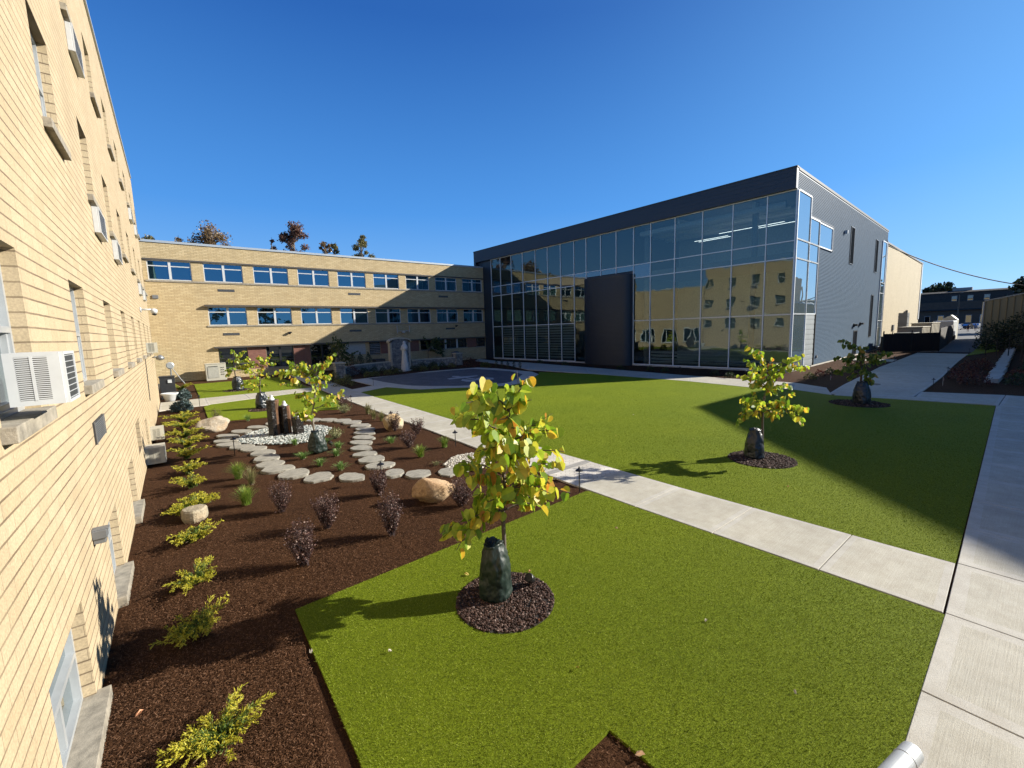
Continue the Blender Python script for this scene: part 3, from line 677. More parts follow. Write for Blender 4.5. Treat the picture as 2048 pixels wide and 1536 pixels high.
r = m.build('planter_pot', M_white, smooth=True); tag(r, 'round white planter pot on the concrete path at the brick corner', 'planter')

# ================================================================ GLASS BUILDING (own axes: x into the building, y along the glass front)
TH = 0.049455
gb = empty('glass_building', (34.84, 11.97, 0), TH, 'dark metal and glass building with a tall curtain wall facing the lawn', 'building')
LF, LS, HT = 36.9, 33.6, 14.07
Mside = mat('corrugated_siding', (.070, .108, .155), .5, 0, var=.06, nscale=1.5, f=1, spec=.06)
Mfas = mat('fascia_metal', (.040, .047, .060), .42, .4, var=.06)
# siding: real ribs
def siding(x0, x1, z0, z1, p=.11, d=.022):
    m = MB(); z = z0; prof = []
    while z < z1-p: prof += [(0, z), (0, z+p*.42), (-d, z+p*.58), (-d, z+p*.9)]; z += p
    prof.append((0, z1))
    for (d0, a), (d1, b) in zip(prof, prof[1:]): m.q((x0, d0, a), (x1, d0, a), (x1, d1, b), (x0, d1, b))
    return m
o = siding(.0, LS, .12, HT-.12).build('siding', Mside, gb)
m = MB(); m.box(.02, LS, .012, .1, -.05, .13); m.build('plinth', M_concs, gb)
# frame around the front: fascia, end fin, corner return
m = MB(); m.box(-.38, .02, -.02, LF+.4, 12.72, HT); m.box(-.38, .02, LF, LF+.4, -.02, 12.72)
m.build('fascia', Mfas, gb)
m = MB()
for k in range(4): zz = 12.95+k*.3; m.box(-.392, -.381, -.02, LF+.4, zz, zz+.012)
m.box(-.41, .05, -.05, LF+.43, HT, HT+.10); m.box(.05, LS+.05, -.05, .06, HT-.10, HT+.09)
m.build('coping_trim', mat('dark_trim', (.07, .08, .095), .6, 0, spec=.2), gb)
m = MB(); m.box(.0, .15, 34.12, LF, 0, 12.72); m.build('end_panel', M_navy, gb)
m = MB(); m.box(.3, LS, 13, LF+.3, 0, HT-.1); m.box(8.5, LS, .3, 13, 0, HT-.2); m.box(.02, LS, .12, LF+.38, HT-.2, HT-.02); m.build('core', mat('core_grey', (.055, .062, .07), .8), gb)
ys_ = [0, 1.84, 4.22, 6.57, 8.92, 11.22, 12.97, 14.88, 16.7, 18.53, 20.15, 22.05, 24.0, 25.95, 28.1, 30.15, 32.25, 34.1]
zs_ = [.14, 4.18, 8.10, 9.28, 12.68]
SILO = (12.97, 18.53)
for i, (a, b) in enumerate(zip(ys_, ys_[1:])):
    insilo = 12.9 < a < 18.5
    for j, (c, d) in enumerate(zip(zs_, zs_[1:])):
        if insilo and j < 2: continue
        if insilo and j == 2: c = 8.75
        m = MB(); m.q((0, b-.03, c+.03), (0, a+.03, c+.03), (0, a+.03, d-.03), (0, b-.03, d-.03))
        m.build('spandrel_pane' if j == 2 else 'pane', M_glassSp if j == 2 and not (a < 9) else M_glassF, gb)
m = MB()
for y in ys_:
    zb = 8.72 if 13.2 < y < 18.4 else .10
    m.box(-.06, .05, y-.035, y+.035, zb, 12.72)
m.build('mullion', M_mull, gb)
for z in zs_:
    runs = [(0, 17)] if z > 8.6 else [(0, 6), (10, 17)]
    for (r0, r1) in runs:
        m = MB(); m.box(-.05, .045, ys_[r0], ys_[r1], z-.034, z+.034); m.build('transom', M_mull, gb)
m = MB(); m.box(-.08, .3, .0, 34.1, -.05, .10); m.build('kerb', M_concs, gb)
# interior: floors, ceilings, ducts, lights, louvred lower panes
m = MB(); m.box(.12, 8.4, .25, 34, 8.15, 8.55); m.box(.12, 8.4, .25, 34, .0, .12)
m.build('floor_slab', mat('floor_slab', (.30, .29, .27), .7, f=1), gb)
m = MB(); m.box(.6, 8.4, .3, 34, 12.9, 13.0); m.box(8.35, 8.49, .3, 34, .1, 12.9); m.build('inner_wall', mat('inner_wall', (.55, .60, .60), .8, f=1), gb)
m = MB()
for k in range(6): z = 11.9-.0*k; m.tube([(1.2+k*1.15, 1.0, z+.25), (1.2+k*1.15, 33, z+.25)], .23 if k % 2 == 0 else .10, 10)
for yy in (3, 9, 15, 21, 27): m.box(.9, 8.3, yy, yy+.22, 12.3, 12.7)
m.build('duct', mat('white_duct', (.75, .78, .78), .6, f=1), gb, smooth=False)
Mlamp = N('lit_tube'); e = Mlamp.n('Emission', Strength=1.3); e.inputs[0].default_value = (1, .97, .9, 1); Mlamp.t.links.new(e.outputs[0], Mlamp.out.inputs[0])
for (xx, ya, yb_, zz) in [(1.6, 1.2, 4.2, 11.0), (2.6, 3.4, 6.4, 11.2), (3.8, .8, 3.8, 11.3), (1.5, 5.0, 7.6, 10.6), (4.6, 6.5, 9.5, 11.3), (1.6, 20.8, 22.4, 10.4), (1.6, 23.2, 24.8, 10.3), (2.4, 26.5, 28, 10.3), (2.4, 20.9, 22.3, 11.0)]:
    m = MB(); m.box(xx, xx+.05, ya, yb_, zz, zz+.03); m.build('strip_light', Mlamp.m, gb)
m = MB()
for (a, b) in list(zip(ys_, ys_[1:])):
    if 20 < a < 32.2: zz0, n_ = .45, 13
    elif a < 11 and a > 1: zz0, n_ = .3, 4
    else: continue
    for k in range(n_): m.box(.10, .13, a+.06, b-.06, zz0+k*.29, zz0+k*.29+.20)
m.build('louvred_screen', mat('louvre_screen', (.42, .45, .46), .6, f=1), gb)
m = MB()
for yy in (3.2, 12.6, 19, 27): m.tube([(1.6, yy, .1), (1.6, yy, 12.8)], .22, 12)
m.build('column', mat('inner_column', (.5, .52, .5), .7), gb)
# curved drum between the glazed bays
m = MB(); cy_ = sum(SILO)/2; hw = (SILO[1]-SILO[0])/2-.02; nseg = 26; pts = [(-1.30*abs(sin(pi*k/nseg))**.75, cy_-hw*cos(pi*k/nseg)) for k in range(nseg+1)]
z = .0; p = .115; prof = []
while z < 8.4-p: prof += [(0, z), (0, z+p*.45), (.03, z+p*.6), (.03, z+p*.9)]; z += p
prof += [(0, 8.15), (0, 8.42)]
for (e0, a), (e1, b) in zip(prof, prof[1:]):
    for (x0, y0), (x1, y1) in zip(pts, pts[1:]):
        s0 = lambda x, e: x*(1+e/1.3) if x < 0 else x
        m.q((s0(x0, e0), y0, a), (s0(x0, e1), y0, b), (s0(x1, e1), y1, b), (s0(x1, e0), y1, a))
m.build('curved_drum', Mfas, gb)
m = MB(); m.prism([(x*1.03, y) for x, y in pts], 8.40, 8.50); m.build('drum_cap', M_navy, gb)
m = MB(); m.box(-.03, .02, SILO[0]+.03, SILO[1]-.03, 8.50, 8.72); m.build('drum_head_panel', M_navy, gb)
# side elevation glazing, slots
def gpanes(lst, mm, fr=.05, y=-.05):
    f = MB(); 
    for (a, b, c, d) in lst:
        f.box(a-fr, a+fr, y-.05, y+.045, c, d); f.box(b-fr, b+fr, y-.05, y+.045, c, d); f.box(a+fr, b-fr, y-.05, y+.045, c-fr, c+fr); f.box(a+fr, b-fr, y-.05, y+.045, d-fr, d+fr)
        m = MB(); m.box(a+fr, b-fr, y, y+.02, c+fr, d-fr); m.build('pane', mm, gb)
    f.build('mullion', M_mull, gb)
side = [(.10, 3.05, 9.42, 12.68), (.10, 3.05, 8.1, 9.42), (.10, 3.05, 4.2, 8.1), (.10, 3.05, .16, 4.2), (3.05, 5.45, 9.42, 11.25), (3.05, 5.45, 8.1, 9.42), (3.05, 5.45, 4.2, 8.1), (5.45, 9.2, 9.42, 11.2)]
M_glassS = glass_mat('side_glass', (.10, .14, .16), .42, .003, .9)
gpanes(side, M_glassS)
m = MB()
for k in range(10): m.box(3.15, 5.35, -.075, -.055, .3+k*.39, .58+k*.39)
m.box(3.1, 5.4, -.05, -.02, .15, 4.15); m.build('side_louvre', mat('side_louvre', (.30, .33, .34), .5, .3), gb)
m = MB(); m.box(5.5, 5.62, -.12, -.001, .13, 9.4); m.box(9.25, 9.42, -.12, -.001, 9.35, 11.3); m.box(3.05, 3.2, -.1, -.001, 11.3, 12.72); m.box(3.2, 9.4, -.1, -.001, 11.3, 11.42)
m.build('dark_jamb', M_black, gb)
for (a, b, c, d) in ((15.6, 16.85, 8.95, 12.2), (26.9, 28.1, 8.9, 12.3), (26.4, 27.4, 1.8, 6.3), (19.3, 20.6, .2, 2.5)):
    m = MB(); m.box(a, b, -.04, -.023, c, d); m.build('slot_window', mat('slot_dark_glass', (.02, .024, .03), 1.0, spec=0.0), gb)
    f = MB(); f.box(a-.08, a, -.06, -.0, c, d); f.box(b, b+.08, -.06, -.0, c, d); f.box(a-.08, b+.08, -.06, -.0, d, d+.08); f.box(a-.08, b+.08, -.06, -.0, c-.08, c); f.build('slot_frame', M_black, gb)
gpanes([(30.5, 32.9, 7.9, 12.6), (30.5, 32.9, 6.7, 7.9), (30.5, 32.9, 3.5, 6.7), (30.5, 32.9, .4, 3.5)], M_glassS)
m = MB(); m.box(32.95, 33.55, -.09, .0, .2, 12.9); m.build('end_jamb', M_navy, gb)
for (a, z) in ((18.9, 2.95), (21.6, 3.05)):
    m = MB(); m.box(a, a+.35, -.10, -.0225, z, z+.35); m.box(a-.05, a+.4, -.34, -.101, z+.1, z+.28); m.build('sconce', M_black, gb)
m = MB(); m.box(13.2, 13.4, -.25, -.023, 11.3, 11.6); m.build('side_camera', M_white, gb)
m = MB(); m.tube([(6.6, -.10, .75), (6.6, -.022, .75)], .13, 12); m.build('hose_bib', M_grey, gb)

# ---- sunlit brick hall beyond
hb = empty('brick_hall', (34.84, 11.97, 0), TH, 'windowless pale buff brick hall beyond the glass building', 'building')
Mpale = brick_mat('pale_buff_brick', (.62, .52, .33), (.54, .44, .27), (.45, .38, .26), .4, .1, ms=.01, hline=0, bumpd=.006)
m = MB(); m.box(33.7, 74.5, .9, 30, -.05, 13.4); m.box(33.66, 35.0, .86, 2, 3.3, 13.35); h_ = m.build('wall', Mpale, hb)
m = MB(); m.box(33.6, 74.6, .8, 30.1, 13.4, 13.62); m.build('roof', mat('bronze_coping', (.16, .13, .10), .5), hb)
m = MB(); m.box(33.62, 36.4, .84, .899, -.05, 3.3); m.build('red_brick_base', M_red, hb)
m = MB(); m.tube([(36.2, .8, 3.3), (36.2, .8, 13.3)], .09); m.build('downpipe', M_grey, hb)
m = MB(); m.box(73.5, 74.55, .82, .899, 3.5, 13.4); m.build('corner_trim', M_white, hb)
m = MB(); [m.box(37.0+.0*i, 38.0, .87, .899, 1.2+.5*i, 1.45+.5*i) for i in range(2)]; m.build('wall_vent', M_grey, hb)
m = MB(); m.tube([(57, .8, 1.2), (57, .8, 4.8)], .07); m.tube([(59, .75, .5), (59, .75, 5)], .14); m.box(47.5, 48.3, .7, .899, 2.0, 2.8); m.tube([(48, .8, 2), (48, .8, .9), (57, .8, .9)], .05); m.build('conduit', M_grey, hb)

# ---- gabled hall to the right (casts the pointed shadow over the lawn)
gh = empty('gabled_hall', (41.1, -16.1, 0), 0, 'tall gabled brick hall standing just right of the view, its roof corner shading the lawn', 'building')
m = MB(); X0, X1, Y0, Y1, ze, zr = 41.1, 100, -30.3, -1.9, 12.0, 16.6; ym = (Y0+Y1)/2
m.q((X0, Y0, 0), (X0, Y0, ze), (X0, ym, zr), (X0, Y1, ze), (X0, Y1, 0)); m.q((X1, Y0, 0), (X1, Y1, 0), (X1, Y1, ze), (X1, ym, zr), (X1, Y0, ze))
m.q((X0, Y1, 0), (X0, Y1, ze), (X1, Y1, ze), (X1, Y1, 0)); m.q((X0, Y0, 0), (X1, Y0, 0), (X1, Y0, ze), (X0, Y0, ze))
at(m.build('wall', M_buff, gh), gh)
m = MB(); m.q((X0, Y1, ze), (X0, ym, zr), (X1, ym, zr), (X1, Y1, ze)); m.q((X0, Y0, ze), (X1, Y0, ze), (X1, ym, zr), (X0, ym, zr)); at(m.build('roof', M_roof, gh), gh)

# ================================================================ GARDEN
M_bark = mat('young_bark', (.14, .105, .08), .85, var=.3, nscale=30, bump=.003, bscale=90)
M_bark2 = mat('pale_bark', (.26, .22, .17), .85, var=.3, nscale=30)
RB_ = [(0, (.13, .25, .015)), (.3, (.27, .40, .025)), (.55, (.46, .54, .05)), (.78, (.64, .58, .06)), (.93, (.66, .42, .035)), (1, (.55, .22, .03))]
M_redbud = leaf_mat('redbud_leaves', RB_, .5, .42, f=.85)
M_redbud2 = leaf_mat('redbud_leaves_green', [(0, (.10, .17, .02)), (.5, (.20, .28, .03)), (.85, (.36, .38, .05)), (1, (.5, .3, .05))], .5, .45)
HEART = np.array([(0, 0, 0), (-.10, .24, .05), (.05, .47, .13), (.38, .54, .15), (.76, .36, .08), (.99, 0, -.08)])
def leaves_mesh(name, pts, dirs, nrm, size, m, parent, seed=0):
    r = np.random.default_rng(seed); n = len(pts)
    d = dirs/np.linalg.norm(dirs, axis=1)[:, None]; w_ = np.cross(nrm, d); w_ /= np.linalg.norm(w_, axis=1)[:, None]+1e-9; nn = np.cross(d, w_)
    L = np.concatenate([HEART, HEART*np.array([1, -1, 1])]); fold = r.uniform(.4, 2.2, (n, 1)); sx_ = r.uniform(.85, 1.05, (n, 1))
    V = pts[:, None]+size[:, None, None]*(L[None, :, 0:1]*d[:, None]+(L[None, :, 1]*sx_)[:, :, None]*w_[:, None]+(L[None, :, 2]*fold)[:, :, None]*nn[:, None])
    F = np.array([[0, 1, 2, 3, 4, 5], [6, 11, 10, 9, 8, 7]])[None]+(np.arange(n)*12)[:, None, None]
    return qmesh(name, V.reshape(-1, 3), F.reshape(-1, 6), m, parent=parent)
def redbud(base, zt, lead, tips, label, seed=1, ls=.15, rt=.03, m=None, cat='tree', start=.3, sp=.55, bark=None):
    """trunk to a leader, branches to the given tips, heart-shaped leaves ranked along every branch"""
    rnd = random.Random(seed); m = m or M_redbud
    root = empty('redbud_tree' if cat == 'tree' else 'tree', (base[0], base[1], 0), 0, label, 'tree')
    B = Vector((base[0], base[1], 0)); lead = Vector(lead)
    T = [B, B+Vector((.0, .0, zt*.5)), B+Vector((rnd.uniform(-.03, .03), rnd.uniform(-.03, .03), zt))]
    n = 6
    for i in range(1, n+1): T.append(T[2].lerp(lead, i/n)+Vector((rnd.gauss(0, .02), rnd.gauss(0, .02), 0)))
    off = lambda p: p-B
    mb = MB(); mb.tube([off(p) for p in T], [rt*1.15, rt, rt*.9]+[rt*(.85-.7*i/n) for i in range(1, n+1)], 8); mb.build('trunk', bark or M_bark, root, smooth=True)
    bm_ = MB(); P = []; D = []; Nn = []; Sz = []
    tips = [Vector(t) for t in tips]+[lead]
    for t in tips:
        fz = max(.0, min(.92, (t.z-zt)/(max(.1, lead.z-zt))-.25*((t-Vector((lead.x, lead.y, t.z))).length)/max(.3, lead.z-zt)))
        o = T[2].lerp(lead, fz) if t is not lead else T[2].lerp(lead, .3)
        hz = Vector((t.x-o.x, t.y-o.y, 0)); mid = o.lerp(t, .5)+Vector((rnd.gauss(0, .04), rnd.gauss(0, .04), (.12*hz.length if t.z-o.z > .3*hz.length else .22*hz.length)))
        pts = []
        for k in range(9):
            u = k/8; pts.append(o*(1-u)**2+mid*2*u*(1-u)+t*u*u+Vector((rnd.gauss(0, .008), rnd.gauss(0, .008), rnd.gauss(0, .008))))
        bm_.tube([off(p) for p in pts], [rt*.45*(1-.8*k/8)+.002 for k in range(9)], 5)
        Lb = sum((pts[i+1]-pts[i]).length for i in range(8)); step = ls*sp; nl = max(4, int(Lb*(1-start)/step))
        twigs = [(pts, start, nl)]
        for j in range(rnd.randint(1, 3) if Lb > .45 else 0):      # side twigs
            u = rnd.uniform(.3, .8); i = int(u*8); q0 = pts[i]; dr = (pts[min(8, i+1)]-pts[max(0, i-1)]).normalized()
            sd_ = dr.cross(Vector((rnd.gauss(0, 1), rnd.gauss(0, 1), rnd.gauss(0, 1)))).normalized(); L2 = Lb*rnd.uniform(.2, .42)
            tp = [q0+(dr*.8+sd_*.8)*L2*k/4+Vector((0, 0, .05*L2*k)) for k in range(5)]
            bm_.tube([off(p) for p in tp], [.005, .004, .004, .003, .002], 4); twigs.append((tp, .15, max(3, int(L2/step))))
        for (pp, st, nl_) in twigs:
            nseg = len(pp)-1
            for j in range(nl_):
                u = st+(1-st)*(j+rnd.random()*.5)/nl_; i = min(nseg-1, int(u*nseg)); q = pp[i].lerp(pp[i+1], u*nseg-i); dr = (pp[i+1]-pp[i]).normalized()
                side = dr.cross(Vector((0, 0, 1)));  side = side.normalized() if side.length > .1 else Vector((1, 0, 0))
                s_ = 1 if j % 2 else -1; ped = side*s_*ls*rnd.uniform(.15, .45)+Vector((0, 0, rnd.uniform(-.02, .05)))
                P.append(off(q+ped)); D.append(Vector((side.x*s_*.35+rnd.gauss(0, .3)+dr.x*.3, side.y*s_*.35+rnd.gauss(0, .3)+dr.y*.3, -.75+rnd.gauss(0, .25))))
                Nn.append(Vector((rnd.gauss(.25, .6), rnd.gauss(-.25, .6), .35+rnd.gauss(0, .3)))); Sz.append(ls*rnd.uniform(.55, 1.15)*(1 if u < .9 else .75))
    bm_.build('branches', bark or M_bark, root, smooth=True)
    leaves_mesh('crown', np.array(P), np.array(D), np.array(Nn), np.array(Sz), m, root, seed)
    return root
def treebag(base, h, label, seed=1, r=.26, lean=(0, 0), m_=None):
    rnd = random.Random(seed); mb = MB(); seg = 64; rows = 34; ph = [rnd.uniform(0, 6) for _ in range(6)]
    PR_ = [(0, .90), (.05, 1.0), (.35, .99), (.6, .91), (.8, .78), (.92, .62), (.97, .56), (1.0, .60)]
    jag = [rnd.uniform(-.02, .02) for _ in range(seg)]
    for i in range(rows+1):
        u = i/rows; rr = r*pl(u, PR_)
        for k in range(seg):
            t = 2*pi*k/seg
            cr_ = .07*(abs(sin(1.5*t+ph[0]+3.2*u))-.6)+.05*(abs(sin(2.5*t+ph[1]-4.5*u))-.6)*(.4+u)+.035*(abs(sin(4*t+ph[2]+2.5*u))-.6)+.10*max(0, u-.6)*sin(11*t+ph[3]+2*u)*2+.02*sin(30*u+ph[4]+3*sin(t))*(1-u)
            nv_ = Vector((cos(t)*1.3+seed*7, sin(t)*1.3, u*2.2)); cr_ = cr_*.45-.30*max(0, .22-abs(noise.noise(nv_*1.7)))-.22*max(0, .16-abs(noise.noise(nv_*3.6+Vector((3, 0, u*2)))))+.12*noise.noise(nv_*.9)+.05
            q = rr*(1+cr_*1.3); cr = .80+.2*abs(cos(t-.8)); zz = h*u+(jag[k]*h if i == rows else 0)+.02*sin(2*t+ph[5])*u
            mb.v.append((q*cos(t)+lean[0]*u, q*sin(t)*cr+lean[1]*u, zz))
    for i in range(rows):
        for k in range(seg):
            k2 = (k+1) % seg; mb.f.append((i*seg+k, i*seg+k2, (i+1)*seg+k2, (i+1)*seg+k)); mb.m.append(0)
    n_ = len(mb.v); mb.v.append((lean[0], lean[1], h*.9))
    for k in range(seg): mb.f.append((rows*seg+k, rows*seg+(k+1) % seg, n_)); mb.m.append(0)
    o = mb.build('tree_watering_bag', m_ or M_bag, smooth=True); o.location = (base[0], base[1], .03)
    tag(o, label, 'watering bag', 'watering bags round the young trees')
    hb_ = MB(); x, y = lean
    for s_ in (-1, 1): hb_.tube([(x+s_*.05, y+.03, h*.93), (x+s_*.07, y+.03, h*1.02), (x+s_*.02, y+.02, h*1.06), (x-.03*s_, y, h*.98)], .008, 5)
    hb_.build('strap', M_black, o, smooth=True)
    return o
kk = N('green_bag_plastic'); nz = kk.noise(6, 5); kk.bsdf(Base_Color=kk.ramp(nz, [(.3, (.003, .009, .006)), (.7, (.008, .020, .014))]), Roughness=.5, Normal=kk.bump(kk.n('TexVoronoi', Scale=16.0, Vector=kk.mapv((1, 1, .6), rot=(.6, .35, 0))).outputs[0], .008)); M_bag = kk.m
kk = N('charcoal_bag_plastic'); nz = kk.noise(6, 5); kk.bsdf(Base_Color=kk.ramp(nz, [(.3, (.006, .009, .011)), (.7, (.016, .021, .026))]), Roughness=.32, Normal=kk.bump(kk.noise(14, 4), .012)); M_bag2 = kk.m

BX, BY = 1012, 1178
tips = [(3.73,4.37,2.99), (3.42,4.16,2.88), (3.06,4.61,2.82), (2.76,4.58,2.71), (2.92,5.09,2.42), (3.16,5.10,2.29), (3.37,4.76,2.66),
 (3.57,4.18,2.70), (4.05,4.50,2.24), (3.91,3.98,2.26), (3.81,3.81,2.03), (4.09,4.35,1.71), (3.90,3.81,1.47), (3.51,3.78,1.58),
 (3.91,4.24,1.11), (2.55,4.92,0.93), (2.67,4.53,1.13), (2.62,4.63,0.80), (2.72,4.55,1.74), (2.88,4.99,1.83), (2.80,4.31,2.13),
 (3.15,3.92,1.98), (2.80,4.24,1.48), (2.96,4.00,2.25), (3.96,4.70,1.39), (3.51,5.03,1.38), (3.39,3.87,2.10), (3.12,4.26,2.49), (2.94,4.70,1.43), (3.22,4.12,1.46), (3.38,4.13,2.34), (3.55,3.94,1.73), (2.99,4.41,2.30), (2.95,3.95,1.96), (3.91,4.11,1.56), (3.04,4.50,1.15)]
redbud((3.33,4.54), 1.15, (3.44,4.46,2.69), tips, 'largest and nearest redbud with yellow, green and orange heart shaped leaves on the near lawn', 11, .168, .03, start=.22, sp=.42)
treebag((3.14,4.49), .74, 'dark green plastic watering bag round the nearest lawn tree trunk', 2, .225, (.0, .03))
tips = [(11.92,4.99,2.95), (11.59,5.02,2.64), (12.19,4.01,2.76), (12.67,3.89,2.45), (12.10,5.36,2.14), (11.55,4.83,2.03), (12.41,3.72,1.38), (11.98,3.73,1.24), (11.66,5.10,1.17),
 (12.02,5.30,1.51), (12.10,4.54,2.68), (11.78,3.97,2.02), (12.63,4.54,2.22), (11.85,4.63,2.34), (11.47,4.78,1.59), (12.50,4.32,1.51), (11.81,5.29,0.87), (11.83,4.40,1.85), (11.71,4.16,1.32), (12.64,4.81,1.23)]
redbud((12.18,4.73), 1.25, (12.08,4.58,2.46), tips, 'yellow green redbud with upright branches, standing half in shade on the large lawn', 21, .145, .033, sp=.36, start=.2)
treebag((12.00,4.84), .74, 'dark watering bag at the tree on the large lawn beside its shadow', 3, .25, (.06, .03), M_bag2)
tips = [(3.92,13.92,3.04), (3.44,13.82,2.86), (2.89,14.05,2.81), (2.62,14.52,2.89), (2.23,14.10,2.60), (2.27,13.99,2.23), (2.75,14.39,1.84), (2.53,13.83,1.33), (3.65,13.67,2.35), (4.09,13.88,1.74), (3.92,14.23,1.48), (2.92,13.84,1.19),
 (3.67,14.39,2.06), (3.04,13.61,2.33), (3.10,14.62,1.62), (3.27,14.07,2.59), (2.95,14.24,2.53), (3.31,13.65,1.70), (3.61,14.30,2.55)]
redbud((3.22,14.30), 1.0, (3.36,14.05,2.50), tips, 'sparse yellow leaved redbud with a green bag in the middle of the dark planting bed', 31, .155, .035, sp=.46, start=.4, bark=M_bark2)
treebag((3.22,14.07), .66, 'dark green watering bag with a white bottom label in the planting bed', 4, .25, (0, 0))
o = MB(); bx, by = (3.22,14.07); o.box(bx-.02, bx+.30, by-.372, by-.362, .06, .11); 
tips = [(4.04,25.43,2.89), (3.39,25.31,2.70), (2.98,25.77,2.45), (2.45,25.33,1.93), (2.46,25.64,1.27), (4.10,25.12,2.25), (4.05,25.73,1.58), (2.88,25.08,1.73), (3.61,25.08,1.20), (3.47,26.01,1.93), (3.20,25.84,1.31), (3.66,25.48,2.34), (2.71,25.60,0.86)]
redbud((3.29,25.36), 1.15, (3.47,25.50,2.22), tips, 'thin golden leaved redbud on the small lawn just behind the basalt columns', 41, .155, .035, sp=.48)
treebag((3.29,25.15), .80, 'grey green watering bag on the small lawn behind the tall basalt column', 5, .31, (0, 0), M_bag2)
tips = [(3.19,36.17,2.73), (4.03,35.89,2.73), (2.91,36.40,2.07), (2.66,35.92,1.40), (4.18,36.08,1.99), (3.58,35.83,2.47), (4.21,36.38,1.25), (3.10,35.67,1.62), (3.78,36.52,1.53), (3.44,35.74,2.05), (2.70,36.21,0.99), (4.33,35.76,1.71)]
redbud((3.23,35.86), 1.5, (3.54,36.14,2.39), tips, 'dense green and yellow redbud farthest back on the left lawn near the brick wall', 51, .175, .04, sp=.34, m=M_redbud)
treebag((3.28,35.42), .95, 'black watering bag at the farthest left lawn tree', 6, .35, (0, 0), M_bag2)
tips = [(23.38,6.00,2.75), (23.30,5.45,2.54), (23.77,5.15,2.46), (23.46,4.25,2.21), (23.71,4.52,1.85), (23.03,6.19,1.95), (23.63,6.26,1.26), (22.84,5.67,1.58), (23.27,4.64,1.24), (24.08,5.17,1.62), (23.75,5.74,2.03), (23.53,5.34,2.20), (23.23,4.82,0.84), (23.17,4.66,2.03), (23.25,5.66,1.06), (22.89,4.98,1.34)]
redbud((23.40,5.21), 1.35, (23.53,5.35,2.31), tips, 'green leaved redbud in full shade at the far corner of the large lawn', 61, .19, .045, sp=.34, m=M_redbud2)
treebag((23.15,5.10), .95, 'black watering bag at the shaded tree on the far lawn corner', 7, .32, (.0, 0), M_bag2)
# small trees at the stone wall
M_dgreen = leaf_mat('dark_leaves', [(0, (.03, .055, .012)), (.6, (.07, .11, .02)), (1, (.16, .17, .03))], .35, .5)
tips = [(12.51,45.98,2.20), (12.82,45.58,2.59), (13.96,45.77,2.39), (14.09,45.21,1.72), (12.23,46.06,1.45), (14.18,45.19,0.99), (13.30,46.17,2.15), (13.46,45.18,1.55), (12.79,46.42,1.04)]
redbud((11.79,41.08), 1.2, (13.39,45.72,2.46), tips, 'dark green young tree behind the left stone pillar', 71, .22, .04, sp=.40, m=M_dgreen, cat='t')
tips = [(25.16,48.22,2.75), (25.47,47.72,3.05), (26.23,47.88,2.71), (26.18,47.34,2.10), (24.90,48.36,1.71), (26.26,47.30,1.48), (25.98,48.24,2.35), (25.12,47.68,2.14), (26.22,48.22,1.71), (25.00,48.08,1.28)]
redbud((22.4, 43.8), 1.5, (25.65,47.96,2.86), tips, 'slim green young tree in shade right of the stone arch', 81, .2, .04, sp=.40, m=M_dgreen, cat='t')

# ---- junipers
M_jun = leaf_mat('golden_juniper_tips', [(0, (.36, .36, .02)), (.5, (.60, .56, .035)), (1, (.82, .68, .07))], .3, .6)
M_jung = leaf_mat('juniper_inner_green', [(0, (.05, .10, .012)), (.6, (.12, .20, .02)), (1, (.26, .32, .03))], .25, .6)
M_blue = leaf_mat('blue_spruce_needles', [(0, (.05, .09, .08)), (.6, (.11, .17, .17)), (1, (.22, .28, .27))], .15, .6)
def spray_mesh(name, nb, Lb, seed, parent, mats, rise=.32, twn=13, wid=.012, upright=0., asym=0, leaflets=5, gold=.45, core=.04):
    r = np.random.default_rng(seed); V = []; MI = []
    def tri(p, d, s_, w_, mi_):
        sd_ = np.cross(d, r.normal(size=3)); sd_ /= np.linalg.norm(sd_)+1e-9
        V.extend([p-sd_*w_, p+sd_*w_, p+d*s_]); MI.append(mi_)
    for b in range(nb):
        a = r.uniform(0, 2*pi); el = r.uniform(.0, 1)**1.5; L = Lb*r.uniform(.55, 1.08)*(1-.45*el*(1-upright))
        if asym: L *= 1-.45*abs(sin(a-asym))
        e = lerp(.22, 1.25, el) if not upright else lerp(.5, 1.45, el)
        z0 = .03; prev = np.array([r.normal(0, core), r.normal(0, core), z0])
        hx = cos(a); hy = sin(a); n_ = twn
        for i in range(1, n_+1):
            u = i/n_; q = np.array([hx*L*u*cos(e*(1-.4*u)), hy*L*u*cos(e*(1-.4*u)), z0+L*(rise+.8*sin(e))*(u-.42*u*u*(1.3-upright))+.02*r.normal()])
            d = q-prev; d /= np.linalg.norm(d)+1e-9
            for s_ in (-1, 1, 0):
                sd_ = np.cross(d, [0, 0, 1.0]); sd_ = sd_/(np.linalg.norm(sd_)+1e-9)*s_
                td = d*.9+sd_*r.uniform(.35, .8)+np.array([0, 0, r.normal(.18, .25)]); td /= np.linalg.norm(td); tl = L*r.uniform(.10, .22)*(1.15-.4*u)
                mi_ = 0 if r.random() < (u-gold)*2.2+.25 else 1
                for k in range(leaflets):
                    w2 = k/leaflets; p = prev+td*tl*w2; dd = td+r.normal(0, .33, 3); dd /= np.linalg.norm(dd)
                    tri(p, dd, tl*.42, wid*r.uniform(.5, 1), mi_ if k > 1 or mi_ == 1 else (1 if r.random() < .5 else 0))
            prev = q
    V = np.array(V); V[:, 2] = np.maximum(V[:, 2], .005); n = len(V)//3
    return qmesh(name, V, np.arange(3*n).reshape(-1, 3), mats, MI, parent)
def plant(name, pos, label, cat, group=None): return empty(name, (pos[0], pos[1], 0.0), 0, label, cat, group)
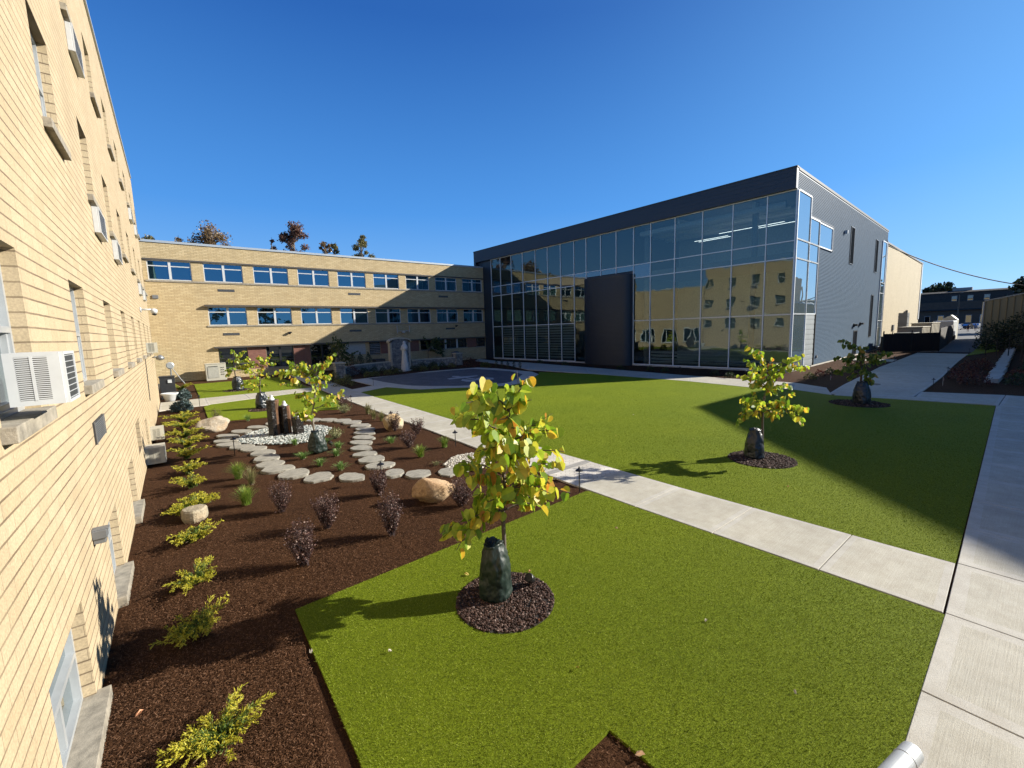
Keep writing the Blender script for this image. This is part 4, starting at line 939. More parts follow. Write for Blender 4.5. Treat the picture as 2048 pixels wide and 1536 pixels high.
jl = [((-0.03,4.37), .40, 'golden juniper nearest the camera at the bottom edge'), ((-0.14,6.31), .36, 'golden juniper lying in the tree shadow, second from the photo bottom'),
 ((-0.08,7.70), .36, 'golden juniper third from the photo bottom, left of the nearest dark shrub'), ((-0.07,9.38), .38, 'golden juniper just in front of the round cut stone'),
 ((-0.14,11.08), .40, 'golden juniper touching the left side of the round cut stone'), ((0.13,11.39), .30, 'small golden juniper spreading behind the round cut stone'),
 ((0.01,12.89), .40, 'golden juniper beside the ornamental grass clumps, level with the rear grass'), ((-0.01,14.33), .38, 'low golden juniper level with the lowest stepping stone curve'),
 ((-0.02,16.23), .46, 'golden juniper right of the cream basement air conditioner'), ((0.02,17.92), .50, 'bushy golden juniper in line with the tall path light by the stepping stones'),
 ((-0.01,19.64), .52, 'golden juniper left of the pale tan boulder, nearest of the packed row'), ((0.03,21.64), .55, 'golden juniper directly left of the pale tan boulder'),
 ((0.03,23.68), .60, 'golden juniper just in front of the blue dwarf spruce'), ((0.10,38.83), .75, 'golden juniper at the far wall corner behind the cross path')]
M_stem = mat('juniper_stem', (.10, .065, .04), .9)
for i, (p, s_, lab) in enumerate(jl):
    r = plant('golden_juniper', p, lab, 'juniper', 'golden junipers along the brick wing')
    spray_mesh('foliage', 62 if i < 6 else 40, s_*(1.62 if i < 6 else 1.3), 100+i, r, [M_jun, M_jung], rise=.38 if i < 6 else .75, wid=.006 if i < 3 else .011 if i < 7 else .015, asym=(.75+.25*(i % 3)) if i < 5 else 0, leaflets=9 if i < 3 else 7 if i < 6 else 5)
    m = MB()
    for k in range(5): a = k*1.3+i; m.tube([(0, 0, 0), (.12*cos(a), .12*sin(a), .08), (.26*cos(a), .26*sin(a), .10)], [.008, .006, .003], 5)
    m.build('stem', M_stem, r)
SPR = []
for p, lab in (((0.05,27.63), 'blue grey dwarf spruce just below the concrete cross path'), ((0.14,33.36), 'blue grey dwarf spruce behind the white planter pot')):
    SPR.append((p, lab))

# ---- dark barberries: upright twigs with tiny leaves
M_barb = leaf_mat('barberry_leaves', [(0, (.034, .015, .012)), (.5, (.088, .034, .026)), (.85, (.18, .085, .062)), (1, (.44, .31, .25))], .2, .6)
M_barb2 = leaf_mat('russet_leaves', [(0, (.06, .035, .02)), (.5, (.14, .08, .04)), (1, (.28, .20, .10))], .2, .6)
M_twig = mat('purple_twig', (.045, .022, .022), .8)
def twiggy(name, pos, h, hw, seed, lab, cat, m, group, nst=34, nl=26, lsz=.014, grow=1.35):
    r_ = np.random.default_rng(seed); root = plant(name, pos, lab, cat, group); mb = MB(); V = []
    for s_ in range(nst):
        a = r_.uniform(0, 2*pi); q = hw*sqrt(r_.random())*1.0; H_ = h*r_.uniform(.62, 1.05)*(1-.25*(q/hw)**2); b0 = np.array([r_.normal(0, .025), r_.normal(0, .025), 0])
        tip = np.array([cos(a)*q, sin(a)*q, H_]); pts = []
        for k in range(6):
            u = k/5; p = b0+(tip-b0)*np.array([u**.75, u**.75, u])+r_.normal(0, .012, 3)*u; pts.append(p)
        mb.tube(pts, [.004, .0035, .003, .0025, .002, .0012], 3, cap=False)
        for j in range(nl):
            u = .15+.85*(j+r_.random())/nl; i = min(4, int(u*5)); p = pts[i]*(1-(u*5-i))+pts[i+1]*(u*5-i); p = p+r_.normal(0, .018, 3)
            d = r_.normal(size=3); d[2] += .5; d /= np.linalg.norm(d); w_ = np.cross(d, r_.normal(size=3)); w_ /= np.linalg.norm(w_); L = lsz*r_.uniform(.6, 1.5)
            V.extend([p, p+d*L*.5+w_*L*.38, p+d*L, p+d*L*.5-w_*L*.38])
    mb.build('twigs', M_twig, root); V = np.array(V)
    qmesh('foliage', V, np.arange(len(V)).reshape(-1, 4), m, parent=root)
    return root
bl_ = [((1.28,7.15), 0.72, .21, 'largest dark purple barberry at the front left, nearest the lawn corner'), ((1.95,8.28), 0.72, .21, 'dark purple barberry behind and right of the largest front one'),
 ((2.76,7.19), 0.82, .20, 'dark purple barberry in front of the path light among the stepping stones'), ((3.33,9.24), 0.64, .17, 'dark purple barberry standing against the path light between stepping stones'),
 ((1.43,9.75), 0.67, .21, 'dark purple barberry right of the bright green grass clumps'), ((4.39,7.45), 0.58, .24, 'dark barberry at the right end of the big orange boulder'),
 ((6.20,15.14), 0.72, .18, 'dark barberry growing in front of the split tan boulder'), ((6.59,14.09), 0.55, .26, 'purple barberry close to the garden path right of the split boulder'),
 ((5.58,12.57), 0.57, .27, 'dark barberry between the stepping stones and the garden path grasses'), ((6.43,21.93), 0.63, .30, 'far purple barberry beside the garden path near the fountain tree')]
for i, (p, h, hw, lab) in enumerate(bl_): twiggy('barberry_shrub', p, h*1.08, hw*1.25, 200+i, lab, 'barberry', M_barb, 'dark barberries in the planting bed', nl=30 if i < 6 else 22, lsz=.024 if i < 6 else .034, nst=85 if i < 6 else 60)
twiggy('russet_shrub', (1.19,22.92), .62, .26, 231, 'russet brown upright shrub just behind the pale tan boulder', 'shrub', M_barb2, None, nl=18, lsz=.022, nst=40)
for i, (p, lab) in enumerate((((4.19,15.56), 'variegated pale green mound beside the white pebbles'), ((5.99,20.49), 'small variegated mound near the garden path behind the fountain'))):
    twiggy('variegated_shrub', p, .42+.08*i, .36+.04*i, 240+i, lab, 'shrub', leaf_mat('variegated_leaves%s' % ('' if i == 0 else '_far'), [(0, (.10, .15, .03)), (.5, (.30, .34, .12)), (1, (.62, .58, .30))], .3, .6), 'variegated mounds by the fountain', nst=50, nl=16, lsz=.03)

# ---- grasses
M_gr = leaf_mat('grass_clump_blades', [(0, (.10, .20, .02)), (.5, (.20, .33, .03)), (.85, (.38, .46, .07)), (1, (.55, .50, .16))], .35, .5)
M_gr2 = leaf_mat('grass_clump_straw', [(0, (.14, .18, .05)), (.5, (.26, .26, .09)), (1, (.46, .36, .18))], .3, .6)
M_lir = leaf_mat('liriope_blades', [(0, (.08, .18, .03)), (.6, (.18, .34, .06)), (1, (.50, .60, .20))], .3, .5)
def clump(name, pos, h, sp, n, seed, lab, cat, m, group=None, wid=.004, droop=.5):
    r_ = np.random.default_rng(seed); root = plant(name, pos, lab, cat, group); V = []
    for i in range(n):
        a = r_.uniform(0, 2*pi); q = sp*r_.uniform(.15, 1); H_ = h*r_.uniform(.6, 1.05)*(1.1-.4*q/sp); b = np.array([r_.normal(0, .03), r_.normal(0, .03), 0.01]); w_ = np.array([-sin(a), cos(a), 0])*wid*r_.uniform(.6, 1.3)
        d = np.array([cos(a), sin(a), 0]); P_ = [b+d*q*u**1.4+np.array([0, 0, H_*(u*(1+droop)-droop*u**2.6)]) for u in (0, .3, .6, .85, 1)]
        W4 = (1, .95, .75, .45, .08)
        for k in range(4): V.extend([P_[k]-w_*W4[k], P_[k]+w_*W4[k], P_[k+1]+w_*W4[k+1], P_[k+1]-w_*W4[k+1]])
    V = np.array(V); qmesh('blades', V, np.arange(len(V)).reshape(-1, 4), m, parent=root)
    mb = MB(); mb.lathe([(.05, -.02), (.045, .02), (.02, .05)], 0, 0, 8); mb.build('crown_base', M_stem, root); return root
clump('ornamental_grass', (0.98,12.87), .46, .36, 340, 301, 'rear bright green grass clump near the tall golden junipers', 'grass clump', M_gr, 'ornamental grass clumps in the bed', .004)
clump('ornamental_grass', (1.19,12.18), .44, .42, 220, 302, 'straw tinged grass clump between the two bright green ones', 'grass clump', M_gr2, 'ornamental grass clumps in the bed', .003)
clump('ornamental_grass', (0.91,10.69), .44, .34, 360, 303, 'front bright green grass clump left of a dark barberry', 'grass clump', M_gr, 'ornamental grass clumps in the bed', .004)
for i, (p, h, lab) in enumerate((((5.38,11.33), .38, 'green grass clump between the stepping stones and the cream pebbles'), ((6.41,11.76), .36, 'green grass clump at the foot of a path light beside the garden path'),
        ((6.71,19.38), .55, 'tall straw green grass clump beside the garden path behind the split boulder'), ((6.48,18.01), .45, 'wispy grass clump next beyond the split boulder'), ((6.56,17.33), .42, 'low grass clump touching the split boulder'))):
    clump('ornamental_grass', p, h, .32, 150, 310+i, lab, 'grass clump', M_gr if i < 2 else M_gr2, 'grass clumps along the garden path', .007)
clump('yucca', (2.23,21.84), .34, .3, 60, 330, 'small spiky green plant at the lawn edge behind the fountain', 'plant', M_lir, None, .012, .1)
lir = [((2.88,15.64), 'beside the pebbles, left of the green bag'), ((2.69,13.63), 'nearest left of the green watering bag'), ((2.89,12.53), 'in front of the green bag, centre of its group'), ((3.54,13.24), 'right of the green bag, larger one'),
       ((3.85,14.09), 'directly behind the black garden spotlight'), ((3.22,11.74), 'closest to the front row of stepping stones'), ((5.38,13.53), 'alone right of the column of stepping stones'), ((3.68,15.03), 'half hidden behind the green watering bag')]
for i, (p, lab) in enumerate(lir): clump('liriope', p, .22, .32, 110, 340+i, 'low strap leaved liriope '+lab, 'plant', M_lir, 'liriope tufts around the green bag', .008, .7)
clump('dry_grass', (5.34,10.33), .10, .22, 60, 349, 'flattened pale straw tuft at the left end of the cream pebbles', 'plant', M_gr2, None, .007, .8)

# ---- boulders, stones
def boulder(name, pos, sx_, sy_, sz, seed, m, lab, rz=0, facet=.35, cat='boulder', zoff=-.15):
    b = bmesh.new(); bmesh.ops.create_icosphere(b, subdivisions=4, radius=1)
    rd = random.Random(seed); pl_ = []
    for k in range(13):
        d = Vector((rd.gauss(0, 1), rd.gauss(0, 1), rd.gauss(0, .8))).normalized(); pl_.append((d, rd.uniform(.62, .9)))
    for v in b.verts:
        p = v.co.normalized()
        for d, c in pl_:
            q = p.dot(d)
            if q > c: p = p-d*(q-c)*.92
        p = p*(1+.10*noise.noise(p*2.1+Vector((seed, 0, 0)))+.045*noise.noise(p*6+Vector((0, seed, 0)))+.02*noise.noise(p*15))
        v.co = Vector((p.x*sx_, p.y*sy_, p.z*sz+sz*(1+zoff)*.75))
    me = bpy.data.meshes.new(name); b.to_mesh(me); b.free(); me.materials.append(m)
    me.polygons.foreach_set('use_smooth', [True]*len(me.polygons))
    o = bpy.data.objects.new(name, me); C.objects.link(o); o.location = (pos[0], pos[1], 0); o.rotation_euler = (0, 0, rz); return tag(o, lab, cat)
def rock_mat(name, c1, c2, c3):
    k = N(name); col = k.ramp(k.noise(2.4, 6), [(.32, alb(c1)), (.5, alb(c2)), (.68, alb(c3))]); col = k.mix(.35, col, k.ramp(k.noise(30, 5), [(.3, .2), (.7, .95)]), 'OVERLAY')
    k.bsdf(Base_Color=col, Roughness=.88, Normal=k.bump(k.noise(9, 8, rough=.7), .05)); return k.m
M_r1 = rock_mat('tan_rock', (.34, .26, .17), (.50, .43, .33), (.58, .42, .26)); M_r2 = rock_mat('orange_sandstone', (.46, .27, .13), (.60, .40, .22), (.64, .47, .29)); M_r3 = rock_mat('split_rock', (.50, .33, .15), (.62, .45, .24), (.44, .40, .32))
boulder('boulder', (0.93,20.48), .62, .40, .36, 3, M_r1, 'pale tan rounded boulder between the yellow junipers and the stepping stones', .2)
boulder('boulder', (4.11,8.13), .46, .27, .33, 8, M_r2, 'large orange sandstone boulder in front of the stepping stones, behind the nearest tree', -.55)
boulder('boulder', (6.29,15.52), .52, .34, .36, 12, M_r3, 'golden tan boulder beside the garden path with a dark shrub in front', .3)
m = MB(); prof = [(.20, -.02), (.22, .06), (.215, .20), (.19, .235), (.10, .24)]
m.lathe(prof, 0, 0, 26, lambda t, z: 1+.05*sin(3*t)+.03*sin(7*t+1)+.015*sin(13*t)); o = m.build('cut_stone', rock_mat('cut_stone_rock', (.28, .24, .17), (.42, .36, .25), (.50, .38, .24)), smooth=False); o.location = (*(0.00,10.56), 0)
tag(o, 'round flat topped cut stone like a stump among the golden junipers', 'stone')
SS = [(2.83,20.21,0.13,-0.13,0.06,0.36), (2.33,19.86,0.35,-0.26,0.06,0.45), (1.75,19.42,0.37,-0.27,0.05,0.48), (1.25,18.91,0.35,-0.26,0.04,0.44), (1.14,18.04,0.39,-0.20,0.04,0.43), (1.15,17.29,0.37,-0.16,0.04,0.41), (1.45,16.61,0.37,-0.12,0.04,0.39), (1.72,16.01,0.40,-0.09,0.05,0.40), (1.88,15.22,0.38,-0.10,0.07,0.46), (1.87,14.45,0.38,-0.07,0.07,0.46), (1.84,13.65,0.36,-0.08,0.07,0.46), (1.92,13.03,0.40,-0.10,0.08,0.44), (2.17,12.23,0.37,-0.07,0.10,0.50), (2.59,11.46,0.37,-0.08,0.11,0.46),
 (3.23,10.89,0.28,-0.19,0.14,0.43), (4.18,10.42,0.26,-0.08,0.15,0.36), (4.61,9.91,0.28,-0.17,0.19,0.38), (5.23,9.52,0.18,-0.17,0.20,0.35), (4.14,11.31,0.38,-0.11,0.15,0.38), (4.19,12.06,0.39,-0.10,0.15,0.40), (4.24,12.74,0.33,-0.19,0.13,0.35), (4.39,13.52,0.31,-0.20,0.13,0.38), (4.63,14.23,0.31,-0.23,0.14,0.40), (4.95,14.89,0.31,-0.27,0.14,0.41), (5.23,15.59,0.35,-0.22,0.14,0.39), (5.46,16.22,0.32,-0.20,0.12,0.35), (5.56,17.00,0.35,-0.21,0.14,0.40), (5.51,17.86,0.35,-0.13,0.15,0.48), (5.32,18.58,0.32,-0.20,0.15,0.50), (4.92,19.22,0.34,-0.20,0.13,0.49), (4.43,19.76,0.30,-0.18,0.12,0.50)]
M_flag = N('flagstone'); _c = M_flag.ramp(M_flag.noise(1, 6, M_flag.mapv((3, 14, 3)), .6), [(.3, (.14, .13, .105)), (.5, (.235, .22, .18)), (.7, (.31, .29, .24))]); _c = M_flag.mix(.3, _c, M_flag.ramp(M_flag.noise(40, 4), [(.3, .25), (.7, .95)]), 'OVERLAY'); M_flag.bsdf(Base_Color=_c, Roughness=.85, Normal=M_flag.bump(M_flag.noise(1, 6, M_flag.mapv((4, 18, 4)), .6), .02)); M_flag = M_flag.m
posw = ['behind the tallest basalt column', 'left of the tallest basalt column', 'right of the tan boulder, at the back of the ring', 'left end of the pebbles, behind the tall path light', 'crossed by the top of the tall path light', 'just below the left end of the pebbles', 'under the shadow streak below the pebbles', 'below the middle of the pebbles', 'where the left column bends right', 'left of the low liriope tufts, upper', 'left of the low liriope tufts, lower', 'right of the rear grass clump', 'right of the straw grass clump', 'front row left, behind a barberry',
 'front row centre, below the liriope', 'right of the path light behind a barberry', 'behind the orange boulder', 'half behind the nearest tree leaves', 'widest one beside the path light base', 'second above the path light', 'third above the path light', 'fourth above the path light', 'right column, level with the green bag bottom', 'right column, level with the spotlight', 'right column, left of the split boulder shadow', 'narrow one touching the split boulder shadow', 'at the upper right bend', 'at the top right of the ring', 'top row right of the fountain tree trunk', 'top row just right of the trunk', 'top row behind the white pebbles']
for i, (cx, cy, ax, ay, bx, by) in enumerate(SS):
    rd = random.Random(400+i); m = MB(); ph = [rd.uniform(0, 6) for _ in range(4)]; poly = []
    nv = 30
    for k in range(nv):
        t = 2*pi*k/nv; r_ = (1/(abs(cos(t))**2.2+abs(sin(t))**2.2)**(1/2.2))*(1+.05*sin(2*t+ph[0])+.045*sin(3*t+ph[1])+.03*sin(7*t+ph[2])+.02*rd.gauss(0, 1))
        poly.append((r_*(ax*cos(t)+.84*bx*sin(t)), r_*(ay*cos(t)+.84*by*sin(t))))
    poly = [(x*.5*1.88, y*.5*1.88) for x, y in poly]
    a_ = sum(poly[q][0]*poly[(q+1) % nv][1]-poly[(q+1) % nv][0]*poly[q][1] for q in range(nv))
    if a_ < 0: poly = poly[::-1]
    m.prism(poly, -.03, .030); m.prism([(x*.97, y*.97) for x, y in poly], .029, .040)
    o = m.build('stepping_stone', M_flag); o.location = (cx, cy, .004*rd.random()); o.rotation_euler = (rd.gauss(0, .01), rd.gauss(0, .01), 0)
    tag(o, 'grey flagstone stepping stone '+posw[i], 'stepping stone', 'stepping stones winding round the fountain')

# ---- basalt fountain
M_bas = mat('wet_basalt', (.022, .017, .014), .22, var=.5, nscale=14, bump=.02, bscale=22); M_rust = rock_mat('rusty_basalt', (.06, .032, .018), (.15, .07, .030), (.24, .11, .045))
M_foam = mat('water_foam', (.80, .84, .86), .15, var=.04)
ft = empty('basalt_fountain', (*(2.90,17.58), 0), 0, 'three dark basalt column fountain with water bubbling from flat tops on white pebbles', 'fountain')
fx, fy = (2.90,17.58)
for i, ((px, py), H_, R) in enumerate((((2.63,17.74), 1.34, .235), ((3.02,17.68), 1.08, .19), ((3.36,17.33), .66, .22))):
    m = MB(); rd = random.Random(60+i); ang = [k*2*pi/6+rd.uniform(-.18, .18)+(.25 if i == 0 else .1) for k in range(6)]
    rows = 12; ring = [(cos(a)*R*rd.uniform(.9, 1.05), sin(a)*R*rd.uniform(.9, 1.05)) for a in ang]; n0 = 0
    sub = []
    for k in range(6):
        a, b = ring[k], ring[(k+1) % 6]
        for t in (0, .33, .66): sub.append((lerp(a[0], b[0], t), lerp(a[1], b[1], t)))
    for j in range(rows+1):
        for (x, y) in sub:
            f_ = 1+.10*noise.noise(Vector((x*9, y*9, j*.45+i*5))); m.v.append((px-fx+x*f_, py-fy+y*f_, H_*j/rows))
    ns_ = len(sub)
    for j in range(rows):
        for k in range(ns_):
            k2 = (k+1) % ns_; m.f.append((j*ns_+k, j*ns_+k2, (j+1)*ns_+k2, (j+1)*ns_+k)); mx_ = (sub[k][0]+sub[k2][0])
            m.m.append(1 if mx_ > R*.35 else 0)
    m.f.append(tuple(rows*ns_+k for k in range(ns_))); m.m.append(0)
    c = m.build('basalt_column', [M_bas, M_rust if i < 2 else M_bas], ft)
    w2 = MB(); w2.lathe([(.10, 0), (.085, .04), (.055, .10), (.05, .15), (.03, .18), (0, .185)] if i < 2 else [(.10, 0), (.08, .04), (.05, .08), (0, .10)], 0, 0, 12, lambda t, z: 1+.25*sin(3*t+40*z)+.15*sin(5*t))
    f_ = w2.build('water_jet', M_foam, c, smooth=True); f_.location = (px-fx, py-fy, H_)

# ---- path lights
def pathlight(pos, h, lab, group='black mushroom path lights', r=.085):
    root = empty('path_light', (pos[0], pos[1], 0), 0, lab, 'path light', group)
    m = MB(); m.tube([(0, 0, 0), (0, 0, h-.06)], .012, 8); m.build('post', M_black, root)
    m = MB(); m.lathe([(r, h-.075), (r*.98, h-.06), (r*.4, h-.03), (r*.22, h-.015), (r*.2, h+.01), (r*.08, h+.025)], 0, 0, 18); m.build('shade', M_black, root, smooth=False)
for p, h, lab in [((6.74,6.31), .575, 'at the corner of near lawn and paver band, nearest of all'), ((6.73,11.61), .52, 'beside the garden path behind the cream pebbles'), ((6.39,15.91), .62, 'behind the golden tan boulder by the path'), ((6.79,21.96), .58, 'at the path edge near the fountain tree'),
   ((3.64,9.90), .56, 'in the bed among the front stepping stones'), ((1.16,15.53), .60, 'tall dark one by the stepping stones near the junipers'), ((0.78,27.89), .72, 'thin one at the lawn corner by the cross path'), ((10.86,29.84), .56, 'at the mulch corner beside the round plaza'),
   ((31.68,3.98), .42, 'at the shaded bed corner by the service walk, nearest there'), ((38.99,4.28), .45, 'second along the shaded service walk bed'), ((59.66,5.22), .62, 'third, farthest along the right edge of the service walk'), ((47.38,8.44), .50, 'left of the service walk by the link path'), ((63.84,8.27), .48, 'at the fence end of the service walk'),
   ((31.80,32.88), .48, 'in the dark bed left of the curved drum'), ((31.12,27.16), .48, 'in front of the curved metal drum'), ((30.63,17.99), .47, 'under the glass front, right of the drum'), ((30.98,13.28), .40, 'under the glass front nearest its corner'), ((7.37,32.87), .64, 'on the shaded path side behind the fountain tree')]:
    pathlight(p, h, 'black path light '+lab)
def spot(pos, a, lab):
    root = empty('garden_spotlight', (pos[0], pos[1], .03), a, lab, 'spotlight', 'black garden spotlights'); 
    M_ = Matrix.Rotation(radians(48), 4, 'Y')
    m = MB(); m.lathe([(.045, 0), (.06, .03), (.062, .14), (.055, .15), (.055, .135)], 0, 0, 18); m.build('housing', M_black, root, matrix=Matrix.Translation((0, 0, .05)) @ M_)
    m = MB(); m.lathe([(.0, .128), (.054, .128), (.054, .134), (0, .134)], 0, 0, 18); m.build('lens', glass_mat('spot_lens'+str(len(bpy.data.materials)), (.10, .12, .14), .3, .0), root, matrix=Matrix.Translation((0, 0, .05)) @ M_)
    m = MB(); m.tube([(0, 0, -.03), (0, 0, .06)], .012, 6); m.build('stake', M_black, root)
spot((3.67,4.37), pi*1.15, 'black round spotlight aimed up in the rock chips at the nearest tree'); spot((3.76,14.51), pi*1.2, 'black spotlight beside the green watering bag in the planting bed')

# fallen leaves
def leaf(pos, s_, col, lab, a, z=.035):
    m = MB(); V_ = [(0, 0, .002), (.3*s_, .28*s_, .012*s_*10), (.7*s_, .22*s_, .03), (1.0*s_, 0, .012), (.7*s_, -.22*s_, .035), (.3*s_, -.28*s_, .02)]
    m.q(V_[0], V_[3], V_[2], V_[1]); m.q(V_[0], V_[5], V_[4], V_[3]); o = m.build('fallen_leaf', mat('dry_leaf_'+col[1], col[0], .6, var=.3, nscale=40)); o.location = (*pos, z); o.rotation_euler = (.1, .15, a); tag(o, lab, 'leaf', 'fallen leaves')
TANL = ((.62, .40, .22), 'tan'); ORL = ((.55, .22, .09), 'orange'); YEL = ((.62, .50, .12), 'yellow'); PAL = ((.68, .62, .50), 'pale')
for p, s_, c_, lab, a in [((-0.64,5.19), .085, ORL, 'orange brown curled leaf on the mulch near the brick wing', .8), ((0.88,4.97), .06, PAL, 'pale narrow leaf at the turf edge', 1.5), ((2.70,1.93), .09, TANL, 'tan curled leaf on the mulch notch at the bottom edge', -.6),
    ((3.09,5.12), .09, YEL, 'yellow leaf on the turf left of the nearest tree ring', 2), ((3.80,4.59), .06, ORL, 'small orange leaf at the back rim of the rock chips', .5), ((4.72,2.38), .05, PAL, 'tiny pale leaf on the near lawn right of the tree', .3), ((4.39,1.30), .035, PAL, 'tiniest pale fleck on the near lawn at lower right', 1.2),
    ((3.19,3.68), .04, ORL, 'small rusty leaf at the right rim of the rock chips', .9), ((0.32,20.40), .1, TANL, 'tan leaf on mulch left of the pale boulder', .3), ((0.74,23.39), .1, TANL, 'tan leaf between the boulder and the blue spruce', 1.3)]:
    leaf(p, s_, c_, lab, a)
rd = random.Random(9); SC_ = [(5.9, 4.6, 'near lawn by the garden path'), (3.0, 2.9, 'near lawn in front of the ring'), (1.6, 4.4, 'near lawn left part in the tree shadow'), (10.2, 3.4, 'large lawn near the path corner'), (12.6, 6.9, 'large lawn behind the half shaded tree'), (11.2, 8.8, 'large lawn centre'), (14.5, 10.5, 'large lawn beyond the centre'), (10.4, 12.5, 'large lawn by the path'), (17.5, 12.8, 'large lawn toward the glass front'), (13.2, 16.5, 'far part of the large lawn')]; LP_ = [q_[2] for q_ in SC_]
for k in range(len(SC_)):
    x, y = SC_[k][:2]
    c_ = [TANL, YEL, PAL, ORL][k % 4]; leaf((x, y), rd.uniform(.04, .07), c_, 'small dry %s leaf on the open lawns, %s' % (c_[1], LP_[k]), rd.uniform(0, 6), .045)
# handrail end at the lower right
m = MB()
root = empty('handrail', (3.9, .5, 0), 0, 'galvanised round handrail end poking in at the bottom right corner', 'handrail')
A_ = Vector((1.795,0.193,2.175)); B_ = Vector((1.386,0.262,2.182)); O_ = Vector((3.9, .5, 0))
m.tube([A_-O_, A_.lerp(B_, .03)-O_, A_.lerp(B_, .15)-O_, B_-O_], [.029, .030, .030, .030], 36)
m.tube([A_.lerp(B_, .14)-O_, A_.lerp(B_, .155)-O_], .0315, 36)
m.build('rail', mat('galvanised_pipe', (.46, .48, .48), .5, .3, var=.15), root, smooth=False, bevel=.004)
m = MB(); q = B_-O_; m.tube([q, q+Vector((-.1, -.15, -.1)), (q.x-.12, q.y-.18, -1.0)], .03, 14); m.build('post', M_grey, root, smooth=True)

# ================================================================ SHRINE, STONE WALL, PLAZA BEDS
def ashlar(name, c1, c2, mo, bw, bh):
    k = N(name); sp = k.n('SeparateXYZ', i0=k.obj()); u = k.math('ADD', sp.outputs[0], k.math('MULTIPLY', sp.outputs[1], .6)); v = k.n('CombineXYZ', i0=u, i1=sp.outputs[2], i2=0.0)
    br = k.t.nodes.new('ShaderNodeTexBrick'); k.set(br.inputs['Vector'], v.outputs[0]); br.inputs['Scale'].default_value = 1; br.inputs['Brick Width'].default_value = bw; br.inputs['Row Height'].default_value = bh; br.inputs['Mortar Size'].default_value = .012; br.inputs['Bias'].default_value = 0; br.squash = .6; br.squash_frequency = 3; br.offset = .4
    k.set(br.inputs['Color1'], alb(c1)); k.set(br.inputs['Color2'], alb(c2)); k.set(br.inputs['Mortar'], alb(mo))
    col = k.mix(.6, br.outputs[0], k.ramp(k.noise(4, 5), [(.3, .15), (.7, .9)]), 'OVERLAY')
    h = k.math('ADD', k.math('SUBTRACT', 1.0, br.outputs['Fac']), k.math('MULTIPLY', k.noise(9, 5), .8))
    k.bsdf(Base_Color=col, Roughness=.85, Normal=k.bump(h, .03)); return k.m
M_ash = ashlar('split_face_stone', (.40, .38, .33), (.20, .21, .22), (.14, .14, .13), .42, .17)
M_ashg = ashlar('grey_arch_stone', (.30, .31, .31), (.15, .17, .19), (.16, .16, .15), .38, .15)
ar = empty('stone_arch', (18.35, 42, 0), 0, 'grey stone arch panel with pale limestone edges behind the white statue', 'monument')
m = MB(); w2, zs, zt = 1.08, 2.72, 3.12
arc = [(w2*cos(pi*k/14), zs+(zt-zs)*sin(pi*k/14)) for k in range(15)]
n = len(arc)
def strip(poly, y0, y1, m):
    k = len(poly); m.q(*[(p[0], y0, p[1]) for p in poly[::-1]]); m.q(*[(p[0], y1, p[1]) for p in poly])
    for i in range(k): a, b = poly[i], poly[(i+1) % k]; m.q((a[0], y0, a[1]), (a[0], y1, a[1]), (b[0], y1, b[1]), (b[0], y0, b[1]))
strip([(-w2+.16, 0)]+[(-w2+.16, zs)]+[(x*.85, z) for x, z in arc[::-1]][1:-1]+[(w2-.16, zs), (w2-.16, 0)], 0, .5, m); m.build('stone_face', M_ashg, ar)
m = MB(); m.box(-w2-.02, -w2+.159, -.04, .55, 0, zs); m.build('limestone_edge', M_lime, ar); m = MB(); m.box(w2-.159, w2+.02, -.04, .55, 0, zs); m.build('limestone_edge', M_lime, ar)
m = MB()
for (xa, za), (xb, zb) in zip(arc, arc[1:]):
    f = 1.13
    strip([(xa*f, za+.0), (xb*f, zb+.0), (xb*f, zb+.14), (xa*f, za+.14)], -.08, .6, m)
m.build('arched_cap', M_lime, ar)
wl = empty('stone_wall', (18, 42, 0), 0, 'low curved split stone garden wall with pale cap and square end pillars', 'wall')
Pw = [(11.3, 38.5), (13.2, 40.6), (15.3, 41.8), (17.2, 42.25)]; Pw2 = [(19.6, 42.25), (21.6, 42.3), (23.2, 42.0), (24.5, 41.5)]
for P_ in (Pw, Pw2):
    m = MB(); mc = MB()
    for (a, b) in zip(P_, P_[1:]):
        a, b = Vector(a), Vector(b); d = (b-a).normalized(); nn = Vector((-d.y, d.x))*.22
        q = [a-nn-Vector((18, 42)), b-nn-Vector((18, 42)), b+nn-Vector((18, 42)), a+nn-Vector((18, 42))]
        m.prism([tuple(v) for v in q], -.05, .78); q = [v+(v-sum(q, Vector((0, 0)))/4)*.04 for v in q]; mc.prism([tuple(v) for v in q], .781, .87, True)
    m.build('stone_course', M_ash, wl); mc.build('wall_cap', M_lime, wl)
for (x, y) in ((11.0, 38.1), (24.8, 41.4)):
    m = MB(); m.box(x-18-.38, x-18+.38, y-42-.38, y-42+.38, -.05, 1.22); m.build('pillar', M_ash, wl)
    m = MB(); m.box(x-18-.46, x-18+.46, y-42-.46, y-42+.46, 1.221, 1.34); m.build('pillar_cap', M_lime, wl)
